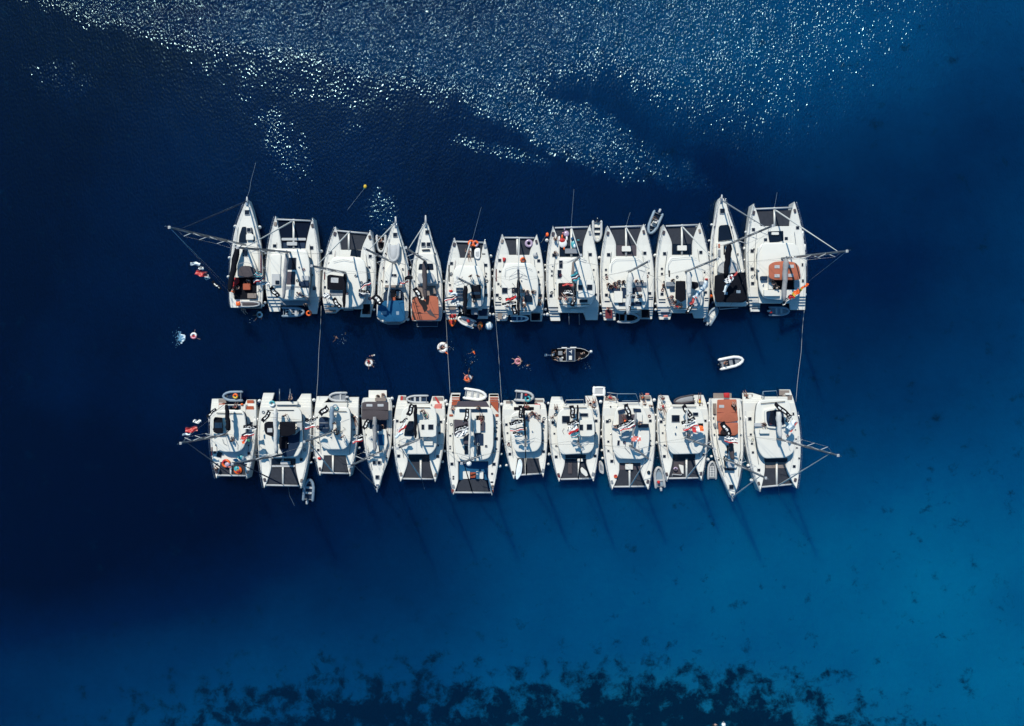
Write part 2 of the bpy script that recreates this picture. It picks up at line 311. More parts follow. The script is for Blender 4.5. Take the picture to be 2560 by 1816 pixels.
def hash_(n): return sum(ord(ch)*(i*31+7) for i, ch in enumerate(n))
def catamaran(n, c, bl, br, ol, orr, sl, sr, inn, yt, yf, yb, ya, roof, rz=3.0, tr='M', dark=None, longx=None, label='', crown=.14, teak=None, steps=True, cab='V', rk='W', net=True):
    """bow tips, widest points, sterns (outer x, inner x, y), inner hull edges, y of: trampoline aft edge, bridge deck front, crossbeam, cockpit aft"""
    mid = ((ol[0]+orr[0])/2, (bl[1]+sl[2])/2); sg = 1 if sl[2] > bl[1] else -1
    Y = Yacht('catamaran', c, mid, label, 'catamaran', 'yachts rafted side by side'); Y.n = n
    edge = {}
    for side, tip, om, st, ix in ((0, bl, ol, sl, inn[0]), (1, br, orr, sr, inn[1])):
        ys = st[2]; xo_s, xi_s = (st[0], st[1]); mb = MB(); rs = []; top = []; rim = []
        def xo(y):
            if (om[1]-y)*sg > 0: t = (y-tip[1])/(om[1]-tip[1]); return tip[0]+(om[0]-tip[0])*(1-(1-t)**2.1)
            t = (y-om[1])/(ys-om[1]); return om[0]+(xo_s-om[0])*t*t
        def xi(y):
            if (yt-y)*sg > 0: t = (y-tip[1])/(yt-tip[1]); return tip[0]+(ix-tip[0])*(1-(1-t)**1.35)
            if (ya-y)*sg > 0: return ix
            t = (y-ya)/(ys-ya); return ix+(xi_s-ix)*min(1, t*1.3)
        yst = [tip[1]+(yt-tip[1])*t for t in (0.004, .05, .12, .22, .35, .5, .7, .85, 1)]+[yt+(ya-yt)*t for t in (.1, .2, .35, .5, .65, .8)]
        zst = [1.95, 1.94, 1.92, 1.88, 1.84, 1.80, 1.74, 1.70, 1.66]+[1.64]*6
        nst = 4; y0 = ya-(ya-yt)*.10; L_ = ys-y0; z = 1.64
        for i in range(nst):
            yy = y0+L_*(i+.4)/(nst+1.2); yst += [yy, yy+sg*1.0]; zst += [z, z-.28]; z -= .28
        yst.append(ys); zst.append(z)
        for y, z in zip(yst, zst):
            a, b2 = (xo(y), xi(y)); w = b2-a
            pts = [(a+w*.34, -.6), (a+w*.10, -.15), (a+w*.045, .35), (a, z-.16), (a+w*.035, z-.02), (a+w*.09, z), (b2-w*.09, z), (b2-w*.035, z-.02), (b2, z-.16), (b2-w*.07, .35), (b2-w*.14, -.15), (b2-w*.34, -.6)]
            ref = Y.q(a, y, z); ref2 = Y.q(b2, y, z); d = ref2-ref
            rs.append([Vector((ref.x+d.x*(px-a)/(w or 1), ref.y+d.y*(px-a)/(w or 1), zz)) for px, zz in pts]); rim.append((a+w*.05, y))
        mb.rings(rs, 'H'); Y.b(mb, 'hull')
        # non-skid deck panels laid on the hull
        dk = MB()
        pan = [j for j in range(2, 15)]
        vs = []
        for j in pan:
            a, b2 = xo(yst[j]), xi(yst[j]); w = b2-a; z = zst[j]+.012
            vs += [Y.q(a+w*.16, yst[j], z), Y.q(b2-w*.14, yst[j], z)]
        dk.add(vs, [(2*i, 2*i+1, 2*i+3, 2*i+2) for i in range(len(pan)-1)], 'C'); Y.b(dk, 'deck_panel')
        Y.rail(rim[1:-9], 1.72); edge[side] = rim
    pad = abs(inn[1]-inn[0])*.07
    Y.slab('bridge_deck', [(inn[0]-pad, yf), (inn[1]+pad, yf), (inn[1]+pad, ya), (inn[0]-pad, ya)], .85, 1.70, 'W', 8, .03)
    # crossbeam, longeron, trampolines
    xl = bl[0]+(inn[0]-bl[0])*.28; xr = br[0]+(inn[1]-br[0])*.28; yr = yb+(br[1]-bl[1])*.8
    cb = MB(); cb.tube([Y.q(xl, yb, 1.72), Y.q(xr, yr, 1.72)], .13, 'L', 8); Y.b(cb, 'crossbeam')
    lx = longx or (xl+xr)/2; lyb = (yb+yr)/2
    lg = MB() if net else None
    if net: lg.tube([Y.q(lx, lyb-sg*12, 1.66), Y.q(lx, yf+sg*3, 1.66)], .15, 'W', 6, .55); Y.b(lg, 'bowsprit')
    tx = (inn[1]-inn[0])
    for a0, a1, b0, b1 in () if not net else ((xl+8, lx-13, inn[0]+1, lx-13), (lx+13, xr-8, lx+13, inn[1]-1)):
        Y.slab('trampoline', [(a0, yb+sg*12), (a1, yb+sg*12), (b1, yt), (b0, yt)], 1.50, 1.53, tr, 0, .01)
    if dark: Y.slab('foredeck_cockpit', rect((inn[0]+inn[1])/2, (yt+yf)/2, tx-4, abs(yf-yt)-4), 1.40, 1.48, dark, 6, .02)
    if roof:
        cx = sum(p[0] for p in roof)/len(roof); cy = sum(p[1] for p in roof)/len(roof)
        Y.slab('cabin', [(cx+(x-cx)*.93, cy+(y-cy)*.93+sg*4) for x, y in roof], 1.66, rz-.22, cab, 30, .05)
        Y.slab('roof', roof, rz-.26, rz, rk, 42, .10, crown if sg > 0 else .05)
    if teak:
        for st, ix in ((sl, 0), (sr, 1)):
            w = st[1]-st[0]; Y.slab('stern_step', [(st[0]+w*.18, st[2]-sg*3), (st[1]-w*.06, st[2]-sg*3), (st[1]-w*.06, st[2]-sg*24), (st[0]+w*.16, st[2]-sg*24)], .5, .56, teak, 4, .01)
    Y.edge = edge; Y.sg = sg; Y.rz = rz
    rr = random.Random(hash_(n)); L_ = abs(sl[2]-bl[1])
    for tip, om, ix, s_ in ((bl, ol, inn[0], 1), (br, orr, inn[1], -1)):      # bow seats, winches, coiled lines
        y = tip[1]+sg*L_*.085; x = tip[0]+(om[0]-tip[0])*.12+(ix-tip[0])*.16
        Y.slab('bow_seat', rect(x, y, 24+rr.random()*8, 44, s_*(14 if sg > 0 else -14)), 1.9, 1.99, rr.choice('GTPq'), 8, .02)
        Y.slab('cleat', rect(tip[0]+(om[0]-tip[0])*.5, tip[1]+sg*L_*.17, 5, 16), 1.84, 1.92, 'S', 0, .01)
        for fr in (.42, .60, .66):
            yy = tip[1]+sg*L_*fr; xx = om[0]+(ix-om[0])*(.45+.3*rr.random()); m_ = MB(); m_.tube([Y.q(xx, yy, 1.6), Y.q(xx, yy, 1.82)], .10, 'N' if rr.random() < .5 else 'S', 8); Y.b(m_, 'winch')
        yy = tip[1]+sg*L_*(.3+.5*rr.random()); m_ = MB(); m_.torus(Y.q(om[0]+(ix-om[0])*.42, yy, 1.74), .17, .05, rr.choice('VQGd'), 10, 5); Y.b(m_, 'rope_coil')
        yy = tip[1]+sg*L_*.28; Y.line('jib_sheet', [(om[0]+(ix-om[0])*.7, yy, 1.85), (om[0]+(ix-om[0])*.55, tip[1]+sg*L_*.5, 1.75), (om[0]+(ix-om[0])*.6, tip[1]+sg*L_*.74, 1.75)], .022, rr.choice('KVd'), 4)
    cy = (min(p[1] for p in roof)+max(p[1] for p in roof))/2; cx = (inn[0]+inn[1])/2
    for i in range(5):
        xx = cx+rr.uniform(-.42, .42)*(orr[0]-ol[0])*.55; yy = cy+rr.uniform(-.42, .42)*L_*.35; k_ = rr.random()
        if k_ < .35: m_ = MB(); m_.torus(Y.q(xx, yy, rz+.2), .15, .045, rr.choice('VKQd'), 10, 5); Y.b(m_, 'rope_coil')
        elif k_ < .7: m_ = MB(); m_.tube([Y.q(xx, yy, rz), Y.q(xx, yy, rz+.34)], .09, 'S', 8); Y.b(m_, 'winch')
        else: Y.line('halyard_tail', [(xx, yy, rz+.2), (xx+rr.uniform(-40, 40), yy+rr.uniform(20, 70), rz+.2), (xx+rr.uniform(-60, 60), yy+rr.uniform(60, 120), rz+.18)], .022, rr.choice('KVd'), 4)
    return Y
def monohull(n, c, prof, tip, label, sprit=None, deck='C', plat=None, platk='W'):
    """prof: list of (y, left x, right x) from bow to stern"""
    sg = 1 if prof[-1][0] > tip[1] else -1; mid = (tip[0], (tip[1]+prof[-1][0])/2)
    Y = Yacht('sailing_yacht', c, mid, label, 'sailing yacht', 'yachts rafted side by side'); Y.n = n; Y.sg = sg; Y.rz = 2.3
    st = [(tip[1], tip[0]-3, tip[0]+3)]+list(prof); full = []
    for i in range(len(st)-1):                      # smooth the outline
        for t in (0, .5): 
            p0 = st[max(i-1, 0)]; p1 = st[i]; p2 = st[i+1]; p3 = st[min(i+2, len(st)-1)]
            full.append(tuple(.5*(2*p1[k]+(p2[k]-p0[k])*t+(2*p0[k]-5*p1[k]+4*p2[k]-p3[k])*t*t+(3*p1[k]-p0[k]-3*p2[k]+p3[k])*t**3) for k in range(3)))
    full.append(st[-1]); mb = MB(); rs = []; n_ = len(full); dk = []; L1 = []; R1 = []
    for i, (y, a, b2) in enumerate(full):
        z = 1.62-.32*min(1, i/(n_-1)*1.2); w = b2-a
        pts = [(a+w*.5, -.7), (a+w*.2, -.3), (a+w*.07, .2), (a, z-.1), (a+w*.02, z), (a+w*.06, z), (b2-w*.06, z), (b2-w*.02, z), (b2, z-.1), (b2-w*.07, .2), (b2-w*.2, -.3)]
        r1 = Y.q(a, y, z); r2 = Y.q(b2, y, z); d = r2-r1
        rs.append([Vector((r1.x+d.x*(px-a)/w, r1.y+d.y*(px-a)/w, zz)) for px, zz in pts])
        if i > 0: dk += [Y.q(a+w*.09, y, z+.012), Y.q(b2-w*.09, y, z+.012)]
        L1.append((a+w*.03, y)); R1.append((b2-w*.03, y))
    mb.rings(rs, 'H'); Y.b(mb, 'hull')
    d_ = MB(); d_.add(dk, [(2*i, 2*i+1, 2*i+3, 2*i+2) for i in range(len(dk)//2-1)], deck); Y.b(d_, 'deck')
    Y.rail(L1[1:], 1.5); Y.rail(R1[1:], 1.5)
    rr = random.Random(hash_(n))
    for E_ in (L1, R1):
        for fr in (.45, .62, .75):
            x, y = E_[int(fr*len(E_))]; x += (tip[0]-x)*.16; m_ = MB(); m_.tube([Y.q(x, y, 1.4), Y.q(x, y, 1.66)], .10, rr.choice('NS'), 8); Y.b(m_, 'winch')
        a_, b_, c_ = E_[int(.3*len(E_))], E_[int(.5*len(E_))], E_[int(.8*len(E_))]
        Y.line('jib_sheet', [(q_[0]+(tip[0]-q_[0])*.2, q_[1], 1.62) for q_ in (a_, b_, c_)], .022, rr.choice('KVd'), 4)
    m_ = MB(); m_.box(Y.q(tip[0], tip[1]+sg*45, 1.72), (.35, .5, .2), 'S'); Y.b(m_, 'windlass')
    if sprit: 
        m_ = MB(); m_.tube([Y.q(tip[0], tip[1]+sg*40, 1.72), Y.q(*sprit, 1.75)], [.2, .09], 'L', 6, .6); Y.b(m_, 'bowsprit')
    if plat:
        Y.slab('swim_platform', rect(*plat), .42, .5, platk, 5, .02)
    return Y
def hs(Y, L_, z=1.68, name='hatch'):
    for h in L_:
        Y.hatch(h[0], h[1], h[2], h[3] if len(h) > 3 else None, z=z, name=name)
def sl_(Y, L_):                            # (name, material, z0, z1, x0, y0, x1, y1[, corner radius])
    for a in L_:
        if len(a) >= 8 and not isinstance(a[4], (list, tuple)):
            n, k, z0, z1, x0, y0, x1, y1 = a[:8]; pts = [(x0, y0), (x1, y0), (x1, y1), (x0, y1)]; r = a[8] if len(a) > 8 else 8
        else: n, k, z0, z1, pts = a[:5]; r = a[5] if len(a) > 5 else 10
        Y.slab(n, pts, z0, z1, k, r, .03, .03 if k in 'KPOB' else 0)
YA = {}
# ================================================================ upper row, bows away from the channel
Y = monohull('T1', 'a', [(190, 885, 990), (400, 806, 1052), (600, 768, 1095), (800, 745, 1112), (1000, 735, 1116), (1200, 735, 1112), (1305, 750, 1100)], (936, 85), 'slender white sloop with black mainsail cover, mast leaning out left, leftmost of the upper row', sprit=(936, 55)); YA['T1'] = Y
hs(Y, [(937, 232, 50), (958, 430, 42)], 1.66); hs(Y, [(915, 688, 56, 76)], 2.05)
sl_(Y, [('sunken_foredeck', 'N', 1.58, 1.64, [(880, 395), (925, 392), (930, 570), (840, 572), (850, 490)], 12), ('sunken_foredeck', 'N', 1.58, 1.64, [(975, 400), (992, 405), (1025, 570), (1008, 570)], 4),
 ('deck_box', 'W', 1.6, 1.9, 925, 480, 1008, 542), ('coachroof', 'W', 1.5, 2.0, [(890, 640), (950, 640), (1030, 830), (1060, 960), (830, 960), (825, 830)], 16),
 ('sprayhood', 'P', 2.0, 2.75, [(840, 870), (880, 835), (970, 835), (1020, 880), (1030, 940), (940, 965), (835, 945)], 20), ('cockpit_well', 'K', 1.36, 1.45, 790, 965, 1040, 1210), ('cockpit_table', 'r', 1.45, 1.95, 890, 1035, 972, 1105),
 ('cockpit_seat', 'T', 1.45, 1.75, 940, 1145, 1040, 1200), ('stern_locker', 'L', 1.3, 1.7, 865, 1232, 955, 1300), ('stern_locker', 'P', 1.3, 1.7, 960, 1235, 1080, 1305), ('side_window', 'd', 1.5, 1.56, 1085, 640, 1098, 930)])
Y.line('hood_rail', [(820, 880, 2.5), (850, 810, 2.8), (920, 795, 2.9), (990, 810, 2.8), (1030, 880, 2.5)], .03, 'L')
Y.rig((920, 600), (62, 402), (936, 105, 1.8), ((775, 640), (1100, 640)), (830, 640, 738, 1130, 78, 'K', 2.8), [(940, 1290, 1.6)], zb=1.9, genoa='V', spr=(.3, .55, .75))

Y = catamaran('T2', 'a', (1258, 270), (1677, 290), (1140, 1000), (1762, 1000), (1190, 1310, 1350), (1725, 1640, 1375), (1328, 1592), 640, 640, 312, 1225,
 [(1225, 640), (1610, 650), (1640, 800), (1645, 1000), (1630, 1180), (1580, 1215), (1340, 1215), (1205, 1090), (1195, 800)], tr='n', longx=1462, label='large white catamaran with open net foredeck and sunbeds, second from left, upper row'); YA['T2'] = Y
hs(Y, [(1252, 422, 38), (1248, 610, 36), (1670, 447, 42), (1665, 633, 38), (1697, 1090, 34)]); hs(Y, [(1440, 812, 100, 135)], 3.12, 'skylight')
sl_(Y, [('forward_beam', 'L', 1.6, 1.75, 1325, 520, 1600, 548), ('foredeck_well', 'V', 1.5, 1.6, 1345, 575, 1590, 640), ('anchor_locker', 'L', 1.62, 1.9, 1385, 565, 1500, 605),
 ('flybridge_floor', 'q', 3.14, 3.17, 1380, 900, 1480, 1045), ('flybridge_bench', 'L', 3.1, 3.5, 1215, 925, 1305, 1055), ('seat_cushion', 'N', 3.5, 3.56, 1255, 1000, 1300, 1045), ('helm_console', 'V', 3.1, 3.7, 1520, 1010, 1630, 1062), ('flybridge_bench', 'L', 3.1, 3.5, 1550, 945, 1630, 1000),
 ('flybridge_floor', 'G', 3.14, 3.18, 1360, 1065, 1640, 1105), ('sunbed', 'W', 3.1, 3.45, 1380, 1105, 1425, 1180), ('sunbed', 'W', 3.1, 3.45, 1475, 1085, 1630, 1195), ('stern_platform', 'G', 1.3, 1.66, 1315, 1225, 1640, 1280)])
Y.slab('coaming', [(1200, 700), (1320, 690), (1310, 1000), (1230, 1100), (1205, 1060)], 3.0, 3.3, 'W', 30, .1, .05)
Y.rig((1425, 682), (830, 630), (1450, 330, 1.8), ((1150, 700), (1745, 700)), (1390, 700, 1350, 1205, 50, 'X', 4.6), None)

Y = catamaran('T3', 'b', (265, 390), (660, 430), (108, 1100), (720, 900), (150, 268, 1368), (662, 540, 1412), (330, 558), 650, 655, 440, 1320,
 [(240, 728), (545, 738), (600, 790), (622, 1000), (590, 1220), (540, 1290), (360, 1315), (185, 1255), (155, 1100), (165, 850)], longx=415, label='white catamaran with a black bimini over its helm, left of the blue-bimini sloop', teak=None); YA['T3'] = Y
hs(Y, [(260, 536, 40), (630, 573, 38), (208, 685, 34), (657, 728, 34), (648, 853, 22), (195, 808, 16), (648, 997, 22), (148, 1077, 26)])
sl_(Y, [('foredeck_cockpit', 'N', 1.72, 1.74, [(442, 652), (556, 658), (548, 738), (430, 722)], 3), ('bimini', 'K', 3.6, 3.68, [(170, 945), (200, 932), (375, 955), (388, 1110), (170, 1105)], 14), ('helm_floor', 'G', 3.1, 3.16, 200, 1115, 350, 1170),
 ('stern_step', 'T', 1.3, 1.34, 165, 1240, 270, 1300, 4), ('stern_step', 'T', .62, .66, 150, 1310, 265, 1360, 4), ('stern_step', 'K', 1.36, 1.4, 565, 1240, 655, 1380, 4), ('helm_seat', 'V', 3.1, 3.4, 525, 1110, 600, 1180), ('side_stripe', 'd', 1.7, 1.72, 135, 905, 147, 990, 2)])
Y.slab('bimini_window', rect(255, 997, 84, 56, 3), 3.68, 3.72, 'L', 4, .01)
Y.line('roof_rail', [(240, 790, 3.25), (350, 765, 3.25), (475, 790, 3.25), (490, 880, 3.25)], .025, 'G')
Y.line('davit', [(365, 1310, 1.8), (360, 1335, 1.9), (465, 1332, 1.9), (470, 1318, 1.8)], .05, 'L')
Y.rig((380, 912), (-4, 836), (432, 440, 1.8), ((130, 910), (715, 910)), (375, 930, 362, 1305, 48, 'K', 4.4), None)

Y = monohull('T4', 'b', [(390, 905, 965), (480, 872, 1000), (600, 830, 1038), (800, 772, 1086), (1000, 742, 1098), (1200, 735, 1092), (1400, 728, 1085), (1470, 800, 1040)], (945, 330), 'white sloop under a square blue bimini, grey dinghy upturned on its foredeck', sprit=(943, 278), plat=(915, 1505, 140, 72), platk='V'); YA['T4'] = Y
hs(Y, [(938, 485, 44)], 1.64); hs(Y, [(908, 940, 24), (938, 942, 26), (838, 1012, 20)], 2.05); hs(Y, [(1022, 870, 14), (805, 855, 12)], 1.55)
sl_(Y, [('coachroof', 'W', 1.5, 1.98, [(890, 800), (960, 800), (1010, 900), (1040, 1080), (800, 1080), (830, 900)], 18), ('sprayhood_frame', 'T', 2.0, 2.2, 822, 1052, 1020, 1078), ('cockpit_well', 'V', 1.34, 1.42, [(810, 1140), (850, 1100), (990, 1100), (1035, 1140), (1040, 1230), (800, 1230)], 16),
 ('companionway', 'K', 1.44, 1.9, 888, 1110, 940, 1200), ('cockpit_table', 'r', 1.44, 1.95, 912, 1190, 940, 1226), ('helm_seat', 'G', 1.44, 1.9, 950, 1120, 1000, 1200), ('side_rail', 'd', 1.5, 1.54, 1083, 880, 1094, 945, 2)])
Y.slab('bimini', [(745, 1230), (1040, 1225), (1050, 1440), (1020, 1465), (850, 1465), (735, 1415)], 2.9, 2.98, 'B', 18, .06, .12)
Y.slab('bimini_window', rect(812, 1365, 60, 40), 3.06, 3.09, 't', 4, .01); Y.slab('bimini_window', rect(952, 1368, 60, 40), 3.06, 3.09, 't', 4, .01)
Y.line('hood_rail', [(800, 1160, 2.2), (840, 1105, 2.4), (920, 1085, 2.5), (1000, 1105, 2.4), (1040, 1180, 2.2)], .035, 'V')
Y.line('stern_rail', [(735, 1420, 1.9), (790, 1470, 1.9), (850, 1490, 1.9), (990, 1490, 1.9), (1050, 1465, 1.9)], .05, 'L')
Y.rig((940, 812), (595, 640), (938, 350, 1.8), ((775, 830), (1088, 830)), (902, 830, 850, 1310, 26, 'F', 3.9), None, zb=2.0, spr=(.34, .62))

Y = monohull('T5', 'b', [(390, 1245, 1320), (480, 1216, 1345), (600, 1187, 1380), (800, 1137, 1448), (1000, 1115, 1470), (1200, 1110, 1474), (1400, 1116, 1468), (1455, 1135, 1450)], (1283, 330), 'white sloop under an orange bimini, right of the blue-bimini sloop in the upper row', sprit=(1281, 264), plat=(1302, 1492, 232, 62), platk='V'); YA['T5'] = Y
hs(Y, [(1300, 455, 42), (1255, 592, 42), (1316, 593, 42)], 1.64); hs(Y, [(1217, 778, 16, 26), (1352, 775, 18, 24)], 1.7)
sl_(Y, [('foredeck_grip', 'N', 1.62, 1.66, [(1240, 650), (1328, 645), (1330, 665), (1240, 667)], 4), ('coachroof', 'W', 1.5, 2.0, [(1200, 700), (1370, 700), (1400, 850), (1420, 1040), (1180, 1040), (1190, 850)], 18), ('coachroof_window', 'N', 2.0, 2.04, [(1210, 812), (1365, 808), (1372, 882), (1198, 880)], 10),
 ('sprayhood', 'L', 2.0, 2.6, [(1200, 920), (1360, 915), (1392, 985), (1370, 1030), (1215, 1030), (1190, 985)], 18), ('cockpit_well', 'T', 1.34, 1.42, 1190, 1060, 1400, 1180), ('helm_seat', 'T', 1.4, 1.8, 1350, 1075, 1400, 1150)])
Y.slab('bimini', [(1128, 1190), (1165, 1175), (1250, 1225), (1300, 1165), (1425, 1185), (1432, 1420), (1400, 1450), (1125, 1450)], 2.9, 2.98, 'O', 16, .06, .1)
Y.slab('bimini_patch', [(1225, 1275), (1290, 1260), (1400, 1420), (1330, 1390)], 3.02, 3.07, 'P', 4, .01); Y.slab('bimini_patch', [(1180, 1375), (1210, 1352), (1255, 1375)], 3.02, 3.06, 'K', 3, .01)
Y.line('bimini_seam', [(1128, 1362, 3.04), (1428, 1385, 3.04)], .03, 'P'); Y.line('bimini_seam', [(1180, 1185, 3.05), (1235, 1445, 3.02)], .025, 'P'); Y.line('bimini_seam', [(1135, 1230, 3.02), (1195, 1440, 3.02)], .03, 'K')
Y.line('stern_rail', [(1185, 1460, .8), (1185, 1520, .8), (1418, 1520, .8), (1418, 1460, .8)], .04, 't')
Y.rig((1280, 782), (1060, 630), (1282, 350, 1.8), ((1130, 850), (1455, 850)), (1270, 790, 1278, 1215, 62, 'P', 3.6), None, zb=2.0, spr=(.34, .62))

Y = catamaran('T6', 'c', (163, 515), (505, 530), (52, 1150), (577, 1000), (72, 190, 1440), (540, 420, 1432), (228, 458), 742, 745, 562, 1335,
 [(185, 828), (440, 832), (490, 920), (500, 1100), (488, 1260), (445, 1305), (310, 1305), (150, 1255), (148, 900)], longx=345, label='white catamaran with dark helm bimini, orange kayaks at its stern and rings on its bow'); YA['T6'] = Y
hs(Y, [(165, 675, 40), (493, 690, 38), (130, 808, 32), (517, 828, 32), (122, 937, 22), (515, 955, 18), (112, 1050, 20), (516, 1070, 20), (522, 1166, 32)])
sl_(Y, [('bimini', 'K', 3.6, 3.68, 352, 1045, 462, 1205, 10), ('bimini_pane', 'y', 3.7, 3.74, 358, 1130, 452, 1160, 4), ('solar_panel', 'y', 3.13, 3.18, 182, 1080, 262, 1230, 4), ('helm_seat', 'L', 3.1, 3.4, 380, 1225, 465, 1290), ('cockpit_table', 'G', 1.7, 2.1, 350, 1320, 430, 1385), ('cockpit_floor', 'K', 1.72, 1.76, 295, 1325, 350, 1390),
 ('stern_step', 'V', 1.3, 1.34, 440, 1320, 535, 1400, 4), ('stern_step', 'T', 1.4, 1.44, 95, 1265, 175, 1330, 4), ('side_stripe', 'K', 1.7, 1.72, 95, 825, 108, 1010, 2)])
for k_ in range(3): Y.line('panel_joint', [(184, 1112+k_*38, 3.2), (260, 1112+k_*38, 3.2)], .02, 'L')
Y.rig((345, 1045), (195, 970), (345, 560, 1.8), ((70, 1000), (565, 1000)), (288, 1065, 282, 1385, 58, 'K', 4.4), None)

Y = catamaran('T7', 'c', (703, 475), (1090, 480), (598, 1050), (1180, 1050), (640, 755, 1455), (1150, 1020, 1460), (782, 1008), 708, 712, 518, 1385,
 [(745, 798), (1035, 802), (1090, 870), (1112, 1050), (1105, 1280), (1055, 1350), (890, 1362), (740, 1330), (695, 1200), (690, 900)], longx=872, label='white catamaran with a lilac ring on its foredeck net, right of the kayak catamaran'); YA['T7'] = Y
hs(Y, [(713, 623, 36), (1078, 628, 36), (673, 773, 32), (1113, 778, 32), (675, 898, 20), (1110, 905, 18), (657, 1040, 20), (1125, 1045, 18), (645, 1166, 32), (1135, 1170, 32)]); hs(Y, [(730, 1113, 60), (840, 1113, 60)], 3.13, 'skylight')
sl_(Y, [('bimini_pane', 'N', 3.2, 3.5, [(955, 1170), (1035, 1165), (1040, 1245), (950, 1240)], 6), ('helm_seat', 'q', 3.1, 3.5, 960, 1130, 1000, 1165), ('stern_step', 'K', 1.3, 1.34, 1030, 1370, 1130, 1450, 4), ('stern_step', 'T', 1.3, 1.34, 650, 1370, 700, 1440, 4), ('side_stripe', 'd', 1.7, 1.72, 628, 870, 640, 1010, 2), ('step_edge', 'V', 1.7, 1.74, 620, 1240, 690, 1250, 2), ('step_edge', 'V', 1.7, 1.74, 620, 1270, 690, 1280, 2)])
Y.line('roof_rail', [(730, 960, 3.3), (740, 870, 3.3), (830, 842, 3.3), (960, 842, 3.3), (1040, 880, 3.3)], .022, 'G'); Y.line('traveller', [(890, 1337, 3.3), (1030, 1337, 3.3)], .04, 'K')
Y.rig((888, 1005), (882, 862), (895, 520, 1.8), ((615, 960), (1170, 960)), (884, 985, 886, 1395, 42, 'K', 4.4), None)

Y = catamaran('T8', 'c', (1273, 383), (1690, 370), (1195, 950), (1800, 1100), (1248, 1360, 1455), (1780, 1645, 1445), (1352, 1612), 608, 735, 408, 1362,
 [(1350, 742), (1620, 742), (1690, 800), (1735, 950), (1745, 1190), (1700, 1290), (1560, 1300), (1400, 1305), (1335, 1240), (1310, 1050), (1315, 850)], dark='N', longx=1482, label='white catamaran with bird-shaped and teal inflatables on its foredeck, upper row'); YA['T8'] = Y
hs(Y, [(1278, 533, 36), (1690, 522, 36), (1285, 715, 36), (1695, 708, 34), (1262, 895, 18), (1262, 945, 18), (1733, 880, 16), (1252, 1174, 32), (1757, 1160, 24)]); hs(Y, [(1363, 818, 38, 84), (1347, 927, 40, 88)], 3.1, 'skylight')
sl_(Y, [('foredeck_locker', 'G', 1.6, 1.9, 1410, 640, 1555, 695), ('flybridge_lounge', 'K', 3.1, 3.25, 1335, 1028, 1535, 1175, 16), ('hardtop', 'W', 4.4, 4.5, [(1565, 990), (1700, 990), (1745, 1030), (1748, 1160), (1700, 1192), (1560, 1190)], 22), ('rear_window', 'N', 3.1, 3.16, 1572, 1215, 1665, 1248, 5),
 ('stern_step', 'L', 1.35, 1.4, 1235, 1265, 1330, 1340, 4), ('step_edge', 'V', 1.42, 1.46, 1235, 1240, 1300, 1248, 2), ('step_edge', 'V', 1.42, 1.46, 1245, 1300, 1335, 1306, 2), ('step_edge', 'V', .8, .84, 1260, 1380, 1350, 1387, 2), ('cockpit_table', 'W', 1.7, 2.2, 1480, 1315, 1550, 1345)])
hs(Y, [(1585, 1080, 48, 56), (1688, 1078, 58, 60)], 4.52, 'skylight'); Y.line('traveller', [(1345, 1272, 3.2), (1690, 1272, 3.2)], .05, 'N')
for x_ in (1453, 1569): Y.line('davit', [(x_, 1362, 1.5), (x_+2, 1430, 1.4), (x_+3, 1500, 1.2)], .07, 'A')
Y.rig((1512, 790), (1590, 715), (1484, 410, 1.8), ((1210, 830), (1785, 830)), (1498, 800, 1500, 1270, 34, 'T', 4.6), None)

Y = catamaran('T9', 'd', (175, 378), (583, 362), (90, 950), (706, 1020), (135, 268, 1448), (682, 540, 1435), (275, 503), 598, 725, 400, 1365,
 [(240, 740), (530, 740), (590, 790), (622, 920), (632, 1200), (600, 1310), (540, 1340), (290, 1345), (225, 1240), (185, 1080), (185, 850)], dark='q', longx=385, label='white catamaran with a row of people on its flybridge and a taupe foredeck seat'); YA['T9'] = Y
hs(Y, [(183, 524, 36), (587, 508, 38), (187, 710, 36), (595, 693, 34), (157, 880, 22), (159, 937, 22), (640, 915, 18), (162, 1165, 32), (652, 1146, 30)])
sl_(Y, [('foredeck_locker', 'W', 1.6, 1.95, 338, 612, 440, 672), ('flybridge_seat', 'G', 3.1, 3.4, 470, 1020, 615, 1060), ('flybridge_seat', 'V', 3.1, 3.3, 180, 1085, 320, 1122), ('flybridge_floor', 'V', 3.12, 3.18, [(330, 1080), (500, 1080), (500, 1200), (340, 1200)], 8), ('sunbed', 'W', 3.1, 3.5, 250, 1120, 345, 1250), ('sunbed', 'q', 3.1, 3.45, 480, 1075, 560, 1120), ('helm_seat', 'W', 3.1, 3.5, 490, 1130, 600, 1240),
 ('flybridge_floor', 'V', 3.12, 3.17, 300, 1245, 560, 1285), ('stern_step', 'd', 1.3, 1.34, 150, 1300, 230, 1430, 4), ('stern_step', 'K', 1.3, 1.34, 560, 1330, 650, 1420, 4), ('step_edge', 'V', 1.72, 1.76, 640, 1185, 690, 1192, 2), ('step_edge', 'V', 1.72, 1.76, 640, 1205, 690, 1212, 2), ('step_edge', 'V', 1.72, 1.76, 140, 1230, 200, 1240, 2)])
Y.line('roof_rail', [(215, 900, 3.3), (225, 800, 3.3), (270, 760, 3.3), (520, 755, 3.3), (610, 840, 3.3)], .022, 'G'); Y.line('traveller', [(290, 1328, 3.5), (560, 1328, 3.5)], .045, 'K')
Y.rig((412, 905), (642, 782), (382, 398, 1.8), ((105, 960), (700, 960)), (432, 915, 402, 1385, 80, 'F', 4.7), None)

